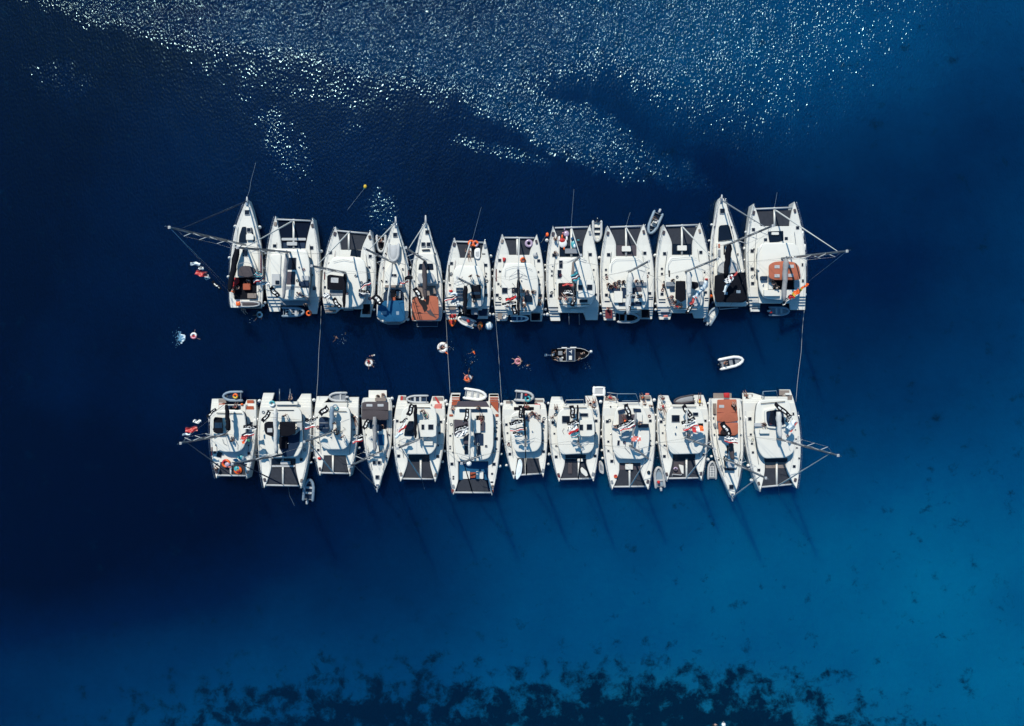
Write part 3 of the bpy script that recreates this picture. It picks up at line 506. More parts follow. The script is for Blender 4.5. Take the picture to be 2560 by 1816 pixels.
Y = catamaran('T10', 'd', (805, 368), (1215, 350), (715, 950), (1337, 1000), (760, 885, 1440), (1300, 1152, 1425), (907, 1130), 588, 712, 388, 1365,
 [(875, 730), (1160, 730), (1220, 790), (1255, 930), (1262, 1150), (1245, 1280), (1205, 1335), (930, 1325), (870, 1200), (825, 1050), (830, 850)], dark='N', longx=1015, label='white catamaran with dark square bimini and folded white mainsail, left of the black-canopy sloop'); YA['T10'] = Y
hs(Y, [(816, 513, 36), (1220, 497, 36), (818, 698, 34), (1227, 683, 34), (788, 868, 22), (789, 925, 22), (1270, 908, 16), (789, 1154, 32), (1283, 1135, 26)])
sl_(Y, [('foredeck_locker', 'W', 1.6, 1.95, 965, 605, 1070, 662), ('bimini', 'K', 4.3, 4.38, [(945, 1005), (1055, 1005), (1060, 1215), (1010, 1245), (940, 1205)], 12), ('bimini', 'K', 4.3, 4.38, [(1125, 1010), (1195, 1020), (1205, 1075), (1165, 1100), (1125, 1090)], 12), ('flybridge_seat', 'G', 3.1, 3.45, 840, 1015, 935, 1065), ('flybridge_seat', 'V', 3.1, 3.4, 880, 1075, 935, 1110),
 ('helm_seat', 'G', 3.1, 3.4, 1205, 1010, 1270, 1050), ('sunbed', 'L', 3.1, 3.35, [(1150, 1130), (1240, 1130), (1215, 1290), (1120, 1290)], 10), ('stern_step', 'L', 1.3, 1.34, 775, 1300, 870, 1355, 4), ('step_edge', 'V', 1.72, 1.76, 755, 1210, 830, 1218, 2), ('step_edge', 'V', 1.72, 1.76, 755, 1240, 830, 1248, 2), ('step_edge', 'V', .82, .86, 775, 1370, 880, 1378, 2), ('step_edge', 'V', 1.72, 1.76, 1270, 1195, 1315, 1202, 2), ('step_edge', 'V', 1.72, 1.76, 1270, 1220, 1315, 1227, 2), ('skylight', 'K', 3.13, 3.18, 865, 885, 880, 955, 4)])
Y.line('roof_rail', [(860, 900, 3.3), (860, 810, 3.3), (900, 755, 3.3), (1080, 738, 3.3), (1180, 750, 3.3)], .022, 'G'); Y.line('traveller', [(925, 1317, 3.5), (1190, 1317, 3.5)], .045, 'K')
Y.rig((1052, 902), (1420, 752), (1015, 390, 1.8), ((730, 960), (1330, 960)), (1092, 905, 1092, 1200, 68, 'F', 4.8), None)

Y = monohull('T11', 'd', [(110, 1420, 1510), (200, 1400, 1535), (300, 1382, 1570), (500, 1345, 1640), (700, 1330, 1692), (900, 1330, 1722), (1100, 1350, 1745), (1290, 1395, 1740)], (1460, 55), 'long narrow white sloop whose whole cockpit lies under a huge black canopy', sprit=(1466, 32)); YA['T11'] = Y
hs(Y, [(1470, 216, 50)], 1.66)
sl_(Y, [('sunken_foredeck', 'N', 1.58, 1.64, [(1430, 400), (1445, 378), (1530, 370), (1550, 385), (1588, 535), (1422, 558)], 14), ('coachroof', 'W', 1.5, 1.98, [(1410, 570), (1570, 560), (1620, 720), (1650, 900), (1420, 900)], 16), ('coachroof_window', 'K', 1.98, 2.02, 1485, 600, 1500, 710, 3), ('deck_cushion', 'O', 1.98, 2.04, 1424, 588, 1446, 632, 3),
 ('deck_bag', 'G', 1.98, 2.2, 1425, 650, 1450, 730, 6), ('sprayhood', 'L', 2.0, 2.7, [(1430, 840), (1470, 790), (1590, 780), (1640, 830), (1642, 905), (1530, 925), (1425, 910)], 22)])
Y.slab('bimini', [(1385, 945), (1470, 925), (1735, 905), (1748, 1100), (1752, 1225), (1700, 1250), (1400, 1245), (1378, 1150)], 3.0, 3.08, 'K', 16, .06, .1)
Y.slab('bimini_window', rect(1512, 1145, 38, 30), 3.16, 3.19, 't', 3, .01); Y.slab('bimini_window', rect(1652, 1127, 46, 32), 3.16, 3.19, 't', 3, .01)
Y.line('hood_rail', [(1425, 880, 2.6), (1430, 830, 2.8), (1475, 785, 2.9), (1590, 775, 2.9), (1640, 825, 2.8), (1645, 880, 2.6)], .035, 'L')
Y.line('boarding_gate', [(1440, 1290, 1.0), (1440, 1325, .9), (1648, 1308, .9), (1635, 1270, 1.0), (1440, 1290, 1.0)], .06, 'L')
Y.rig((1500, 608), (2039, 384), (1462, 95, 1.8), ((1345, 640), (1680, 640)), (1545, 600, 1505, 945, 76, 'K', 3.7), [(1560, 1290, 1.6)], zb=2.0, genoa='G', spr=(.3, .55, .76))

Y = catamaran('T12', 'e', (650, 222), (1110, 200), (565, 800), (1248, 1000), (615, 722, 1440), (1235, 1060, 1420), (732, 1052), 475, 478, 285, 1345,
 [(745, 665), (1120, 665), (1165, 740), (1188, 1000), (1180, 1220), (1120, 1300), (960, 1310), (765, 1290), (712, 1180), (700, 1000), (690, 760)], longx=885, label='big white catamaran with an orange bimini hood, mast leaning right, last of the upper row', rz=3.0); YA['T12'] = Y
hs(Y, [(663, 410, 34), (1125, 385, 36), (647, 517, 34), (1145, 496, 34), (783, 632, 34), (1017, 618, 34), (633, 758, 36), (633, 962, 36), (638, 1124, 34), (1200, 913, 16, 34), (1205, 1095, 20, 34)])
sl_(Y, [('foredeck_cockpit', 'N', 1.72, 1.75, [(808, 537), (985, 530), (988, 640), (930, 655), (828, 660)], 10), ('cockpit_seat', 'W', 1.74, 2.0, 855, 545, 935, 575), ('flybridge_floor', 'K', 3.14, 3.18, 845, 1080, 1110, 1190, 10), ('helm_seat', 'W', 3.1, 3.5, 820, 1110, 870, 1190), ('helm_console', 'V', 3.1, 3.6, 735, 1040, 810, 1080),
 ('flybridge_seat', 'W', 3.1, 3.45, 770, 1195, 950, 1265), ('sunbed', 'L', 3.1, 3.4, 1110, 1090, 1170, 1170), ('stern_step', 'L', 1.3, 1.34, 635, 1280, 715, 1340, 4), ('step_edge', 'V', 1.36, 1.4, 625, 1245, 710, 1265, 2), ('step_edge', 'V', .9, .94, 630, 1375, 725, 1383, 2), ('step_edge', 'V', .6, .64, 630, 1400, 725, 1408, 2), ('coaming', 'W', 3.0, 3.3, [(700, 720), (725, 700), (715, 980), (685, 960)], 6)])
Y.slab('bimini', [(820, 915), (880, 880), (1000, 868), (1120, 885), (1165, 930), (1185, 1070), (1150, 1085), (880, 1085), (822, 1060)], 4.5, 4.58, 'O', 26, .06, .16)
for x_, y_ in ((915, 935), (1075, 930), (915, 1037), (1070, 1032)): Y.slab('bimini_window', rect(x_, y_, 58, 36), 4.72, 4.75, 'L', 3, .01)
Y.rig((960, 842), (1700, 760), (885, 290, 1.8), ((575, 880), (1240, 880)), (1010, 850, 985, 1325, 68, 'X', 5.0), None, spr=(.3, .52, .74))

# ================================================================ lower row, sterns towards the channel
Y = catamaran('B1', 'f', (530, 1225), (893, 1232), (450, 650), (1008, 500), (472, 652, 275), (1005, 890, 285), (580, 858), 1030, 1030, 1188, 345,
 [(500, 480), (530, 420), (600, 408), (830, 412), (862, 450), (878, 560), (882, 780), (850, 870), (790, 912), (600, 910), (530, 860), (490, 700)], longx=702, label='white catamaran with orange ring and rainbow float on its foredeck, leftmost of the lower row'); YA['B1'] = Y
hs(Y, [(948, 568, 32), (510, 915, 30), (920, 927, 32), (537, 1062, 34), (880, 1068, 34)]); Y.hatch(568, 940, 56, 64, 1.74, 20)
sl_(Y, [('bimini', 'K', 3.7, 3.78, [(495, 520), (510, 492), (600, 500), (610, 685), (530, 692), (492, 670)], 12), ('bimini_pane', 'y', 3.8, 3.84, 508, 560, 598, 625, 4), ('bench', 'V', 1.7, 1.75, 690, 370, 800, 402), ('stern_step', 'T', .62, .66, 555, 278, 648, 325, 4), ('stern_step', 'r', 1.45, 1.49, 558, 330, 630, 400, 4), ('stern_step', 'r', .7, .74, 895, 290, 975, 350, 4), ('stern_step', 'r', 1.45, 1.49, 890, 362, 975, 432, 4),
 ('cockpit_floor', 'V', 1.72, 1.75, 640, 352, 820, 400), ('side_stripe', 'd', 1.7, 1.72, 470, 850, 482, 950, 2)])
Y.line('traveller', [(530, 445, 3.2), (835, 452, 3.2)], .045, 'K')
Y.rig((665, 698), (105, 805), (705, 1185, 1.8), ((460, 760), (985, 760)), (680, 650, 655, 345, 62, 'K', 4.5), None, genoa='A', spr=(.3, .55, .78))

Y = catamaran('B2', 'f', (1100, 1340), (1540, 1350), (1018, 700), (1667, 520), (1088, 1225, 205), (1662, 1545, 215), (1188, 1472), 1085, 985, 1305, 312,
 [(1110, 600), (1240, 385), (1500, 380), (1540, 430), (1560, 700), (1560, 850), (1500, 968), (1200, 978), (1120, 900), (1085, 700)], dark='N', longx=1325, label='large white catamaran with black canopy panels, second from left in the lower row'); YA['B2'] = Y
hs(Y, [(1610, 522, 32), (1545, 1000, 32), (1540, 1195, 36), (1540, 1240, 36), (1104, 1185, 38)])
sl_(Y, [('foredeck_locker', 'L', 1.6, 1.9, 1295, 1020, 1410, 1060), ('forward_beam', 'L', 1.6, 1.75, 1190, 1068, 1470, 1090), ('canopy', 'K', 4.5, 4.6, [(1100, 570), (1140, 545), (1225, 550), (1220, 735), (1120, 700), (1100, 650)], 16), ('canopy', 'K', 4.5, 4.6, [(1285, 550), (1470, 550), (1475, 690), (1385, 720), (1285, 720)], 12), ('canopy_window', 'L', 4.6, 4.64, 1138, 625, 1198, 675, 3),
 ('flybridge_well', 'V', 3.14, 3.2, [(1280, 720), (1480, 700), (1530, 650), (1520, 800), (1440, 960), (1340, 970), (1285, 870)], 10), ('helm_console', 'K', 3.1, 3.5, 1280, 730, 1375, 870), ('aft_awning', 'W', 3.4, 3.5, [(1265, 385), (1510, 385), (1545, 440), (1550, 545), (1280, 548)], 14), ('stern_bench', 'W', 1.7, 2.1, 1235, 308, 1500, 345), ('helm_seat', 'L', 3.1, 3.5, 1490, 560, 1550, 650)])
Y.line('traveller', [(1135, 412, 3.6), (1455, 412, 3.6)], .045, 'K')
for x_ in (1285, 1411): Y.line('davit', [(x_, 330, 1.9), (x_, 260, 2.3), (x_, 155, 2.2)], .075, 'A')
Y.rig((1320, 942), (722, 1052), (1327, 1300, 1.8), ((1035, 820), (1650, 820)), (1240, 395, 1243, 925, 58, 'F', 5.0), None, genoa='V', spr=(.32, .6))

Y = catamaran('B3', 'g', (143, 1195), (500, 1205), (60, 700), (602, 480), (100, 265, 245), (612, 482, 255), (192, 448), 955, 950, 1158, 322,
 [(215, 400), (300, 372), (470, 372), (500, 420), (512, 560), (508, 790), (440, 882), (200, 880), (145, 810), (130, 560)], longx=298, label='white catamaran with people in a column on its roof and blue helm bimini'); YA['B3'] = Y
hs(Y, [(122, 887, 28), (147, 1010, 32), (147, 1073, 32), (495, 1040, 36), (553, 643, 18), (118, 628, 16)])
Y.slab('bimini', [(130, 510), (160, 488), (245, 495), (250, 665), (200, 690), (130, 650)], 3.7, 3.78, 'V', 14, .05, .1)
for k_ in (562, 622): Y.line('bimini_hoop', [(136, k_, 3.88), (246, k_+2, 3.88)], .03, 'L')
Y.line('traveller', [(240, 422, 3.2), (460, 426, 3.2)], .045, 'K'); Y.line('handrail', [(150, 470, 3.0), (400, 545, 3.2), (500, 515, 3.0)], .015, 'S')
Y.rig((312, 668), (-43, 788), (300, 1155, 1.8), ((72, 760), (592, 760)), (290, 365, 282, 650, 62, 't', 4.5), None, spr=(.35, .62))

Y = monohull('B4', 'g', [(1330, 800, 850), (1200, 770, 885), (1050, 722, 945), (900, 682, 985), (700, 655, 1003), (500, 640, 1005), (320, 640, 1000), (262, 660, 985)], (828, 1360), 'white sloop under a taupe canopy with two people on its white stern platform', sprit=(825, 1392), plat=(832, 238, 215, 130), platk='W'); YA['B4'] = Y
hs(Y, [(792, 1037, 38), (850, 1037, 38), (827, 1210, 42)], 1.66); hs(Y, [(750, 920, 16, 24), (888, 918, 16, 28)], 1.7)
sl_(Y, [('coachroof', 'W', 1.5, 2.0, [(700, 640), (930, 640), (950, 800), (900, 960), (760, 960), (700, 800)], 16), ('cockpit_well', 'V', 1.36, 1.42, 735, 530, 940, 640), ('companionway', 'V', 2.0, 2.06, 820, 580, 880, 660), ('coachroof_window', 'L', 2.0, 2.05, [(715, 745), (765, 710), (765, 800)], 6), ('sliding_hatch', 'B', 2.0, 2.1, 825, 700, 910, 830), ('stern_seat', 'T', 1.4, 1.8, 800, 262, 930, 305)])
Y.slab('canopy', [(645, 320), (700, 308), (960, 312), (962, 520), (920, 530), (640, 525)], 2.9, 2.98, 'P', 12, .06, .1); Y.line('canopy_seam', [(645, 405, 3.07), (962, 412, 3.07)], .02, 'K')
for x_, y_ in ((733, 352), (866, 352)): Y.slab('canopy_window', rect(x_, y_, 72, 30), 3.06, 3.09, 'L', 3, .01)
Y.rig((882, 900), (495, 1080), (826, 1345, 1.8), ((690, 860), (990, 860)), (797, 490, 800, 900, 58, 'X', 3.6), None, zb=2.0, genoa='A', spr=(.32, .6))

Y = catamaran('B5', 'g', (1105, 1265), (1520, 1272), (1017, 700), (1642, 520), (1078, 1172, 235), (1622, 1482, 245), (1192, 1452), 1030, 992, 1228, 335,
 [(1115, 430), (1160, 375), (1250, 352), (1480, 360), (1525, 400), (1540, 520), (1535, 850), (1470, 940), (1170, 940), (1115, 860), (1095, 640)], dark='N', longx=1347, label='white catamaran with red towels on its stern steps, right of the taupe-canopy sloop'); YA['B5'] = Y
hs(Y, [(1065, 540, 28), (1588, 550, 28), (1573, 683, 24), (1553, 833, 20), (1082, 958, 34), (1550, 963, 34), (1120, 1117, 38), (1508, 1122, 38), (1085, 825, 16)])
sl_(Y, [('windscreen', 'N', 1.72, 1.9, 1200, 935, 1448, 992, 6), ('skylight', 'N', 3.13, 3.18, [(1205, 540), (1260, 540), (1265, 720), (1145, 715), (1160, 620)], 12), ('hardtop', 'W', 4.2, 4.3, [(1330, 530), (1520, 520), (1530, 560), (1530, 715), (1490, 730), (1330, 730)], 14), ('stern_step', 'T', .62, .66, 1100, 245, 1165, 330, 4), ('towel', 'R', .67, .69, [(1112, 238), (1135, 245), (1125, 320), (1105, 290)], 3),
 ('stern_step', 'T', .62, .66, 1490, 255, 1610, 420, 4), ('towel', 's', 1.5, 1.53, [(1515, 340), (1600, 330), (1590, 415), (1505, 380)], 6), ('towel', 'R', .8, .84, [(1508, 250), (1530, 250), (1580, 330), (1560, 345)], 4), ('roof_bench', 'W', 3.1, 3.4, 1385, 780, 1490, 830, 6)])
hs(Y, [(1372, 612, 32, 60), (1467, 612, 60)], 4.32, 'skylight'); Y.line('traveller', [(1300, 376, 3.2), (1458, 378, 3.2)], .045, 'K')
Y.rig((1350, 748), (1070, 865), (1350, 1225, 1.8), ((1028, 830), (1630, 830)), (1285, 345, 1284, 740, 46, 'K', 4.7), None, spr=(.35, .62))

Y = catamaran('B6', 'h', (207, 1425), (668, 1430), (120, 700), (777, 600), (180, 297, 205), (747, 632, 215), (268, 622), 1240, 1022, 1392, 308,
 [(222, 420), (250, 375), (650, 378), (675, 420), (688, 560), (685, 850), (640, 985), (500, 1022), (300, 1010), (235, 930), (205, 700)], net=False, label='longest white catamaran, with orange-brown teak stern steps and grey flybridge cushions'); YA['B6'] = Y
hs(Y, [(170, 715, 20), (168, 843, 16), (168, 868, 16), (190, 1053, 34), (207, 1205, 18), (207, 1230, 18), (725, 545, 16), (725, 568, 16), (725, 618, 16), (720, 752, 34), (720, 874, 18), (693, 1055, 34), (670, 1170, 22), (668, 1280, 36)]); hs(Y, [(597, 838, 22)], 3.14)
sl_(Y, [('foredeck_cockpit', 'B', 1.1, 1.2, 270, 1030, 620, 1245, 6), ('foredeck_lounge', 'W', 1.2, 1.7, 322, 1145, 405, 1232), ('foredeck_lounge', 'W', 1.2, 1.7, 478, 1145, 565, 1232), ('foredeck_step', 'r', 1.2, 1.5, 405, 1155, 475, 1220, 12), ('bow_cap', 'r', 1.97, 2.0, [(180, 1355), (215, 1358), (205, 1400), (190, 1400)], 4), ('bow_cap', 'r', 1.97, 2.0, [(665, 1362), (690, 1362), (685, 1400), (668, 1400)], 4),
 ('aft_awning', 'q', 2.9, 2.98, [(262, 305), (600, 305), (640, 372), (232, 372)], 6), ('solar_panel', 'y', 3.13, 3.18, 278, 395, 612, 430, 4), ('flybridge_lounge', 'q', 3.13, 3.2, [(215, 520), (390, 535), (390, 600), (340, 720), (215, 710)], 14), ('flybridge_well', 'V', 3.13, 3.18, 455, 690, 565, 830), ('flybridge_table', 'W', 3.1, 3.5, 455, 532, 530, 682), ('sunbed', 'q', 3.1, 3.4, 510, 540, 580, 660),
 ('windscreen', 'N', 3.13, 3.2, 340, 835, 382, 935, 4), ('windscreen', 'N', 3.13, 3.2, 492, 838, 530, 940, 4), ('flybridge_well', 'K', 3.13, 3.17, 480, 475, 580, 530), ('roof_bench', 'q', 3.1, 3.3, [(325, 740), (390, 690), (385, 825), (330, 825)], 6)])
Y.slab('trampoline', [(250, 1378), (628, 1378), (600, 1260), (560, 1240), (310, 1240), (265, 1290)], 1.50, 1.54, 'M', 6, .01)
for x0, x1 in ((188, 285), (640, 745)):
    for i_, (y0, y1) in enumerate(((222, 245), (256, 272), (282, 300))): Y.slab('stern_step', [(x0+4, y0), (x1-4, y0), (x1, y1), (x0, y1)], .4+.3*i_, .52+.3*i_, 'r', 3, .01)
    Y.slab('stern_step', [(x0, 308), (x1, 308), (x1-30 if x0 < 300 else x1, 350), (x1, 440 if x0 > 300 else 350), (x1-40 if x0 > 300 else x0, 400 if x0 > 300 else 350)], 1.3, 1.76, 'r', 3, .01)
Y.slab('cockpit_seat', rect(180, 472, 44, 22), 1.66, 1.74, 'r', 3, .01); Y.slab('cockpit_seat', rect(728, 472, 38, 30), 1.66, 1.74, 'r', 3, .01)
Y.rig((510, 960), (305, 1045), (435, 1390, 1.8), ((130, 900), (770, 900)), (408, 400, 398, 990, 34, 'F', 5.0), None, genoa='K', spr=(.3, .55))
Y.line('radar_boom', [(330, 1050, 4.0), (510, 960, 4.6)], .09, 'L')
m_ = MB(); m_.ball(Y.q(395, 1050, 4.6), .36, 'o', 12, 8); Y.b(m_, 'radome')

Y = catamaran('B7', 'h', (930, 1238), (1280, 1212), (790, 480), (1337, 620), (805, 922, 295), (1292, 1165, 270), (975, 1225), 985, 985, 1188, 345,
 [(880, 490), (930, 430), (1040, 415), (1190, 425), (1240, 500), (1262, 640), (1258, 830), (1200, 908), (955, 915), (912, 840), (885, 640)], longx=1072, label='white catamaran with a pale blue paddleboard on its foredeck, right of the longest catamaran'); YA['B7'] = Y
hs(Y, [(840, 582, 28), (1280, 550, 28), (853, 683, 18), (868, 802, 18), (1280, 650, 18), (1280, 773, 18), (882, 935, 32), (1285, 905, 30), (922, 1075, 36), (1263, 1050, 36)])
sl_(Y, [('stern_step', 'T', .62, .66, 835, 300, 915, 440, 4), ('stern_step', 'T', .62, .66, 1175, 285, 1280, 330, 4), ('stern_step', 'R', 1.3, 1.34, 1178, 335, 1245, 372, 4), ('roof_cushion', 'G', 3.1, 3.16, 895, 520, 990, 560, 8), ('cockpit_floor', 'K', 1.72, 1.75, 930, 372, 1170, 410)])
Y.line('handrail', [(905, 500, 3.2), (1040, 465, 3.3)], .03, 'K')
Y.rig((1072, 740), (1066, 868), (1080, 1185, 1.8), ((800, 800), (1330, 800)), (1045, 360, 1066, 725, 30, 'K', 4.6), None, genoa='K')

Y = catamaran('B8', 'h', (1468, 1272), (1880, 1262), (1340, 540), (1962, 540), (1380, 1507, 250), (1912, 1782, 240), (1542, 1795), 1040, 990, 1235, 335,
 [(1455, 450), (1500, 395), (1590, 372), (1820, 376), (1862, 410), (1885, 520), (1890, 850), (1840, 925), (1500, 945), (1460, 860), (1440, 640)], dark='N', longx=1705, label='white catamaran with grey and white cushions on its foredeck net and bare stern arch'); YA['B8'] = Y
hs(Y, [(1395, 558, 32), (1413, 690, 18), (1434, 838, 18), (1435, 968, 32), (1480, 1123, 36), (1912, 538, 32), (1905, 680, 18), (1898, 957, 32), (1862, 1115, 36)]); hs(Y, [(1552, 520, 92, 80), (1768, 466, 92, 36)], 3.13, 'skylight')
sl_(Y, [('hardtop', 'W', 4.2, 4.3, [(1720, 530), (1870, 520), (1892, 560), (1895, 700), (1850, 722), (1720, 722)], 16), ('windscreen', 'N', 1.72, 1.9, 1545, 945, 1790, 988, 5), ('foredeck_cushion', 'P', 1.58, 1.66, 1578, 1040, 1625, 1170, 4), ('foredeck_seat', 'W', 1.7, 1.95, 1690, 990, 1755, 1025), ('bow_cap', 'd', 1.97, 2.0, rect(1470, 1200, 22, 34, -20), 4)])
Y.slab('net_cushion', [(1725, 1110), (1745, 1090), (1800, 1140), (1818, 1190), (1790, 1205), (1735, 1160)], 1.58, 1.7, 'W', 12, .04)
hs(Y, [(1735, 616, 42, 66), (1832, 612, 62, 66)], 4.32, 'skylight'); Y.line('traveller', [(1520, 383, 3.2), (1800, 378, 3.2)], .045, 'K')
Y.line('stern_arch', [(1545, 335, 2.0), (1550, 290, 2.4), (1760, 285, 2.4), (1765, 330, 2.0)], .05, 'L')
Y.rig((1690, 792), (1748, 878), (1700, 1232, 1.8), ((1352, 820), (1950, 820)), (1690, 350, 1693, 740, 28, 'K', 4.6), None, genoa='K')

Y = catamaran('B9', 'i', (430, 1365), (862, 1360), (312, 620), (952, 620), (337, 467, 245), (897, 762, 235), (522, 772), 1125, 1040, 1325, 318,
 [(470, 420), (500, 370), (780, 365), (830, 420), (870, 560), (882, 750), (855, 950), (790, 1000), (500, 990), (445, 900), (430, 650)], dark='q', longx=640, label='white catamaran with black banner, long red flag and salmon flag over an open flybridge'); YA['B9'] = Y
hs(Y, [(373, 546, 32), (887, 537, 30), (385, 785, 22), (386, 897, 22), (890, 775, 16), (890, 835, 18), (427, 1020, 34), (433, 1210, 34), (857, 1207, 34)]); Y.hatch(507, 800, 24, 56, 3.1, 6, name='skylight')
sl_(Y, [('foredeck_locker', 'W', 1.6, 1.95, 590, 1055, 680, 1120), ('flybridge_seat', 'V', 3.1, 3.35, [(500, 415), (580, 395), (590, 430), (505, 450)], 6), ('flybridge_seat', 'V', 3.1, 3.35, [(685, 390), (775, 395), (780, 445), (690, 425)], 6), ('flybridge_well', 'q', 3.13, 3.18, 510, 460, 720, 600, 8), ('sunbed', 'W', 3.1, 3.5, 725, 440, 790, 570), ('helm_console', 'N', 3.1, 3.6, 745, 575, 870, 620), ('helm_seat', 'L', 3.1, 3.5, 430, 590, 500, 625),
 ('flybridge_table', 'L', 3.1, 3.5, 545, 655, 640, 750, 10), ('stern_step', 'T', .62, .66, 345, 255, 462, 408, 4), ('stern_step', 'T', .62, .66, 765, 242, 890, 395, 4), ('step_edge', 'L', .66, .7, 345, 322, 462, 328, 2), ('step_edge', 'L', .66, .7, 765, 318, 890, 324, 2)])
Y.line('stern_arch', [(480, 330, 2.2), (495, 215, 2.5), (715, 215, 2.5), (755, 320, 2.2)], .045, 't'); Y.line('stern_arch_brace', [(550, 300, 2.3), (740, 298, 2.3)], .04, 't'); Y.line('handrail', [(370, 200, 2.4), (500, 215, 2.5)], .04, 'L')
Y.rig((640, 832), (882, 1002), (645, 1322, 1.8), ((322, 830), (940, 830)), (712, 440, 662, 815, 34, 'X', 4.9), None)

Y = catamaran('B10', 'i', (1088, 1265), (1495, 1258), (968, 520), (1587, 520), (985, 1107, 235), (1525, 1400, 230), (1157, 1422), 1012, 985, 1225, 345,
 [(1082, 450), (1110, 385), (1180, 362), (1450, 372), (1500, 410), (1530, 520), (1530, 830), (1490, 930), (1150, 940), (1100, 860), (1075, 640)], dark='N', longx=1320, label='white catamaran with a grey-covered dinghy on its stern, left of the terracotta-canopy sloop'); YA['B10'] = Y
hs(Y, [(1017, 548, 32), (1545, 537, 26), (1035, 683, 18), (1055, 830, 18), (1055, 962, 32), (1102, 1117, 34), (1485, 1105, 40), (1525, 945, 28)]); hs(Y, [(1190, 510, 92, 80), (1427, 458, 62, 38)], 3.13, 'skylight')
sl_(Y, [('windscreen', 'N', 1.72, 1.9, 1160, 940, 1425, 985, 5), ('hardtop', 'W', 4.2, 4.3, [(1360, 515), (1515, 515), (1540, 560), (1540, 700), (1500, 722), (1370, 722)], 16), ('hardtop_window', 'K', 4.3, 4.35, 1460, 568, 1520, 640, 4), ('foredeck_mat', 'P', 1.58, 1.62, [(1170, 1030), (1290, 1030), (1290, 1180), (1160, 1180)], 14), ('foredeck_cushion', 'W', 1.6, 1.72, [(1225, 1060), (1285, 1070), (1285, 1175), (1260, 1160)], 10), ('foredeck_table', 'q', 1.6, 1.8, 1165, 1090, 1215, 1140, 20)])
Y.line('foredeck_rail', [(1150, 1205, 1.8), (1150, 1175, 1.9), (1255, 1185, 1.9), (1265, 1170, 1.9)], .05, 'L'); Y.line('traveller', [(1155, 372, 3.2), (1435, 372, 3.2)], .045, 'K')
Y.rig((1305, 742), (1652, 872), (1318, 1222, 1.8), ((980, 800), (1578, 800)), (1318, 385, 1312, 720, 28, 'F', 4.8), None, zb=3.2)

Y = monohull('B11', 'j', [(1420, 500, 556), (1300, 442, 602), (1100, 357, 642), (900, 298, 664), (700, 262, 664), (500, 250, 655), (300, 250, 640), (272, 262, 625)], (530, 1470), 'white sloop under a terracotta canopy split in two, in the lower row', sprit=(533, 1500), plat=(412, 240, 218, 66), platk='T'); YA['B11'] = Y
hs(Y, [(518, 1327, 50)], 1.66)
sl_(Y, [('coachroof', 'W', 1.5, 2.0, [(340, 700), (620, 700), (625, 900), (580, 1100), (430, 1100), (380, 900)], 16), ('coachroof_window', 'K', 2.0, 2.04, 465, 830, 480, 930, 3), ('coachroof_window', 'K', 2.0, 2.04, [(425, 960), (440, 960), (455, 1130), (440, 1135)], 3), ('coachroof_window', 'N', 2.0, 2.04, [(450, 1100), (560, 1105), (555, 1135), (445, 1130)], 4), ('deck_seat', 'L', 2.0, 2.12, [(450, 1010), (570, 1010), (560, 1095), (460, 1090)], 8),
 ('side_boat_cover', 'G', 1.5, 1.7, [(385, 1075), (405, 1060), (420, 1120), (405, 1140)], 8), ('cockpit_seat', 'T', 1.3, 1.6, 302, 330, 340, 460, 6), ('side_boat_cover', 'G', 1.5, 1.7, [(300, 570), (330, 560), (345, 610), (320, 625)], 8)])
Y.slab('canopy', [(352, 285), (580, 280), (590, 420), (602, 540), (480, 560), (345, 545), (345, 400)], 2.9, 2.98, 'O', 12, .06, .12); Y.slab('canopy', [(358, 560), (600, 560), (600, 690), (560, 715), (370, 700)], 2.8, 2.88, 'O', 12, .06, .1)
Y.line('canopy_seam', [(348, 438, 3.07), (592, 440, 3.07)], .02, 'd'); Y.slab('canopy_window', rect(402, 365, 60, 34), 3.07, 3.1, 'L', 6, .01); Y.slab('canopy_window', rect(545, 358, 56, 34), 3.07, 3.1, 'K', 8, .01); Y.slab('canopy_edge', [(358, 695), (600, 690), (560, 725), (360, 720)], 2.8, 2.84, 'K', 8, .02)
Y.rig((430, 990), (928, 1220), (530, 1450, 1.8), ((300, 950), (655, 950)), (505, 800, 530, 1000, 70, 'P', 3.3), None, zb=2.0, spr=(.34, .6))

Y = catamaran('B12', 'j', (862, 1388), (1298, 1345), (660, 450), (1352, 850), (650, 775, 205), (1225, 1085, 165), (925, 1172), 1105, 1030, 1328, 250,
 [(812, 420), (830, 320), (880, 285), (1180, 275), (1225, 330), (1250, 560), (1282, 800), (1265, 920), (1170, 980), (910, 990), (845, 900), (800, 650)], dark='T', longx=1060, label='big white catamaran with a sunken dark roof lounge, last of the lower row'); YA['B12'] = Y
hs(Y, [(738, 514, 38), (750, 700, 22), (763, 810, 22), (775, 915, 24), (845, 1127, 34), (1268, 1083, 32), (1327, 985, 18), (1258, 455, 18, 32), (860, 1215, 36, 28)]); hs(Y, [(1283, 645, 12), (1290, 755, 16), (1300, 860, 16)])
sl_(Y, [('windscreen', 'N', 1.72, 1.9, 915, 985, 1190, 1030, 5), ('roof_lounge', 'V', 3.13, 3.2, [(930, 420), (1050, 400), (1140, 410), (1165, 580), (1050, 610), (960, 600), (935, 540)], 16), ('roof_lounge_seat', 'N', 3.2, 3.3, [(990, 430), (1045, 410), (1050, 590), (960, 560)], 10), ('helm_seat', 'L', 3.1, 3.4, 795, 565, 885, 605), ('roof_bench', 'W', 3.1, 3.5, 860, 640, 975, 690), ('stern_step', 'T', .62, .66, 668, 220, 775, 372, 4), ('stern_step', 'T', .5, .54, 1090, 172, 1212, 235, 4), ('stern_step', 'T', 1.3, 1.34, 1130, 230, 1245, 330, 4), ('stern_table', 'C', 1.35, 1.6, 1165, 205, 1215, 228), ('stern_table', 'C', .7, .9, 725, 225, 760, 265)])
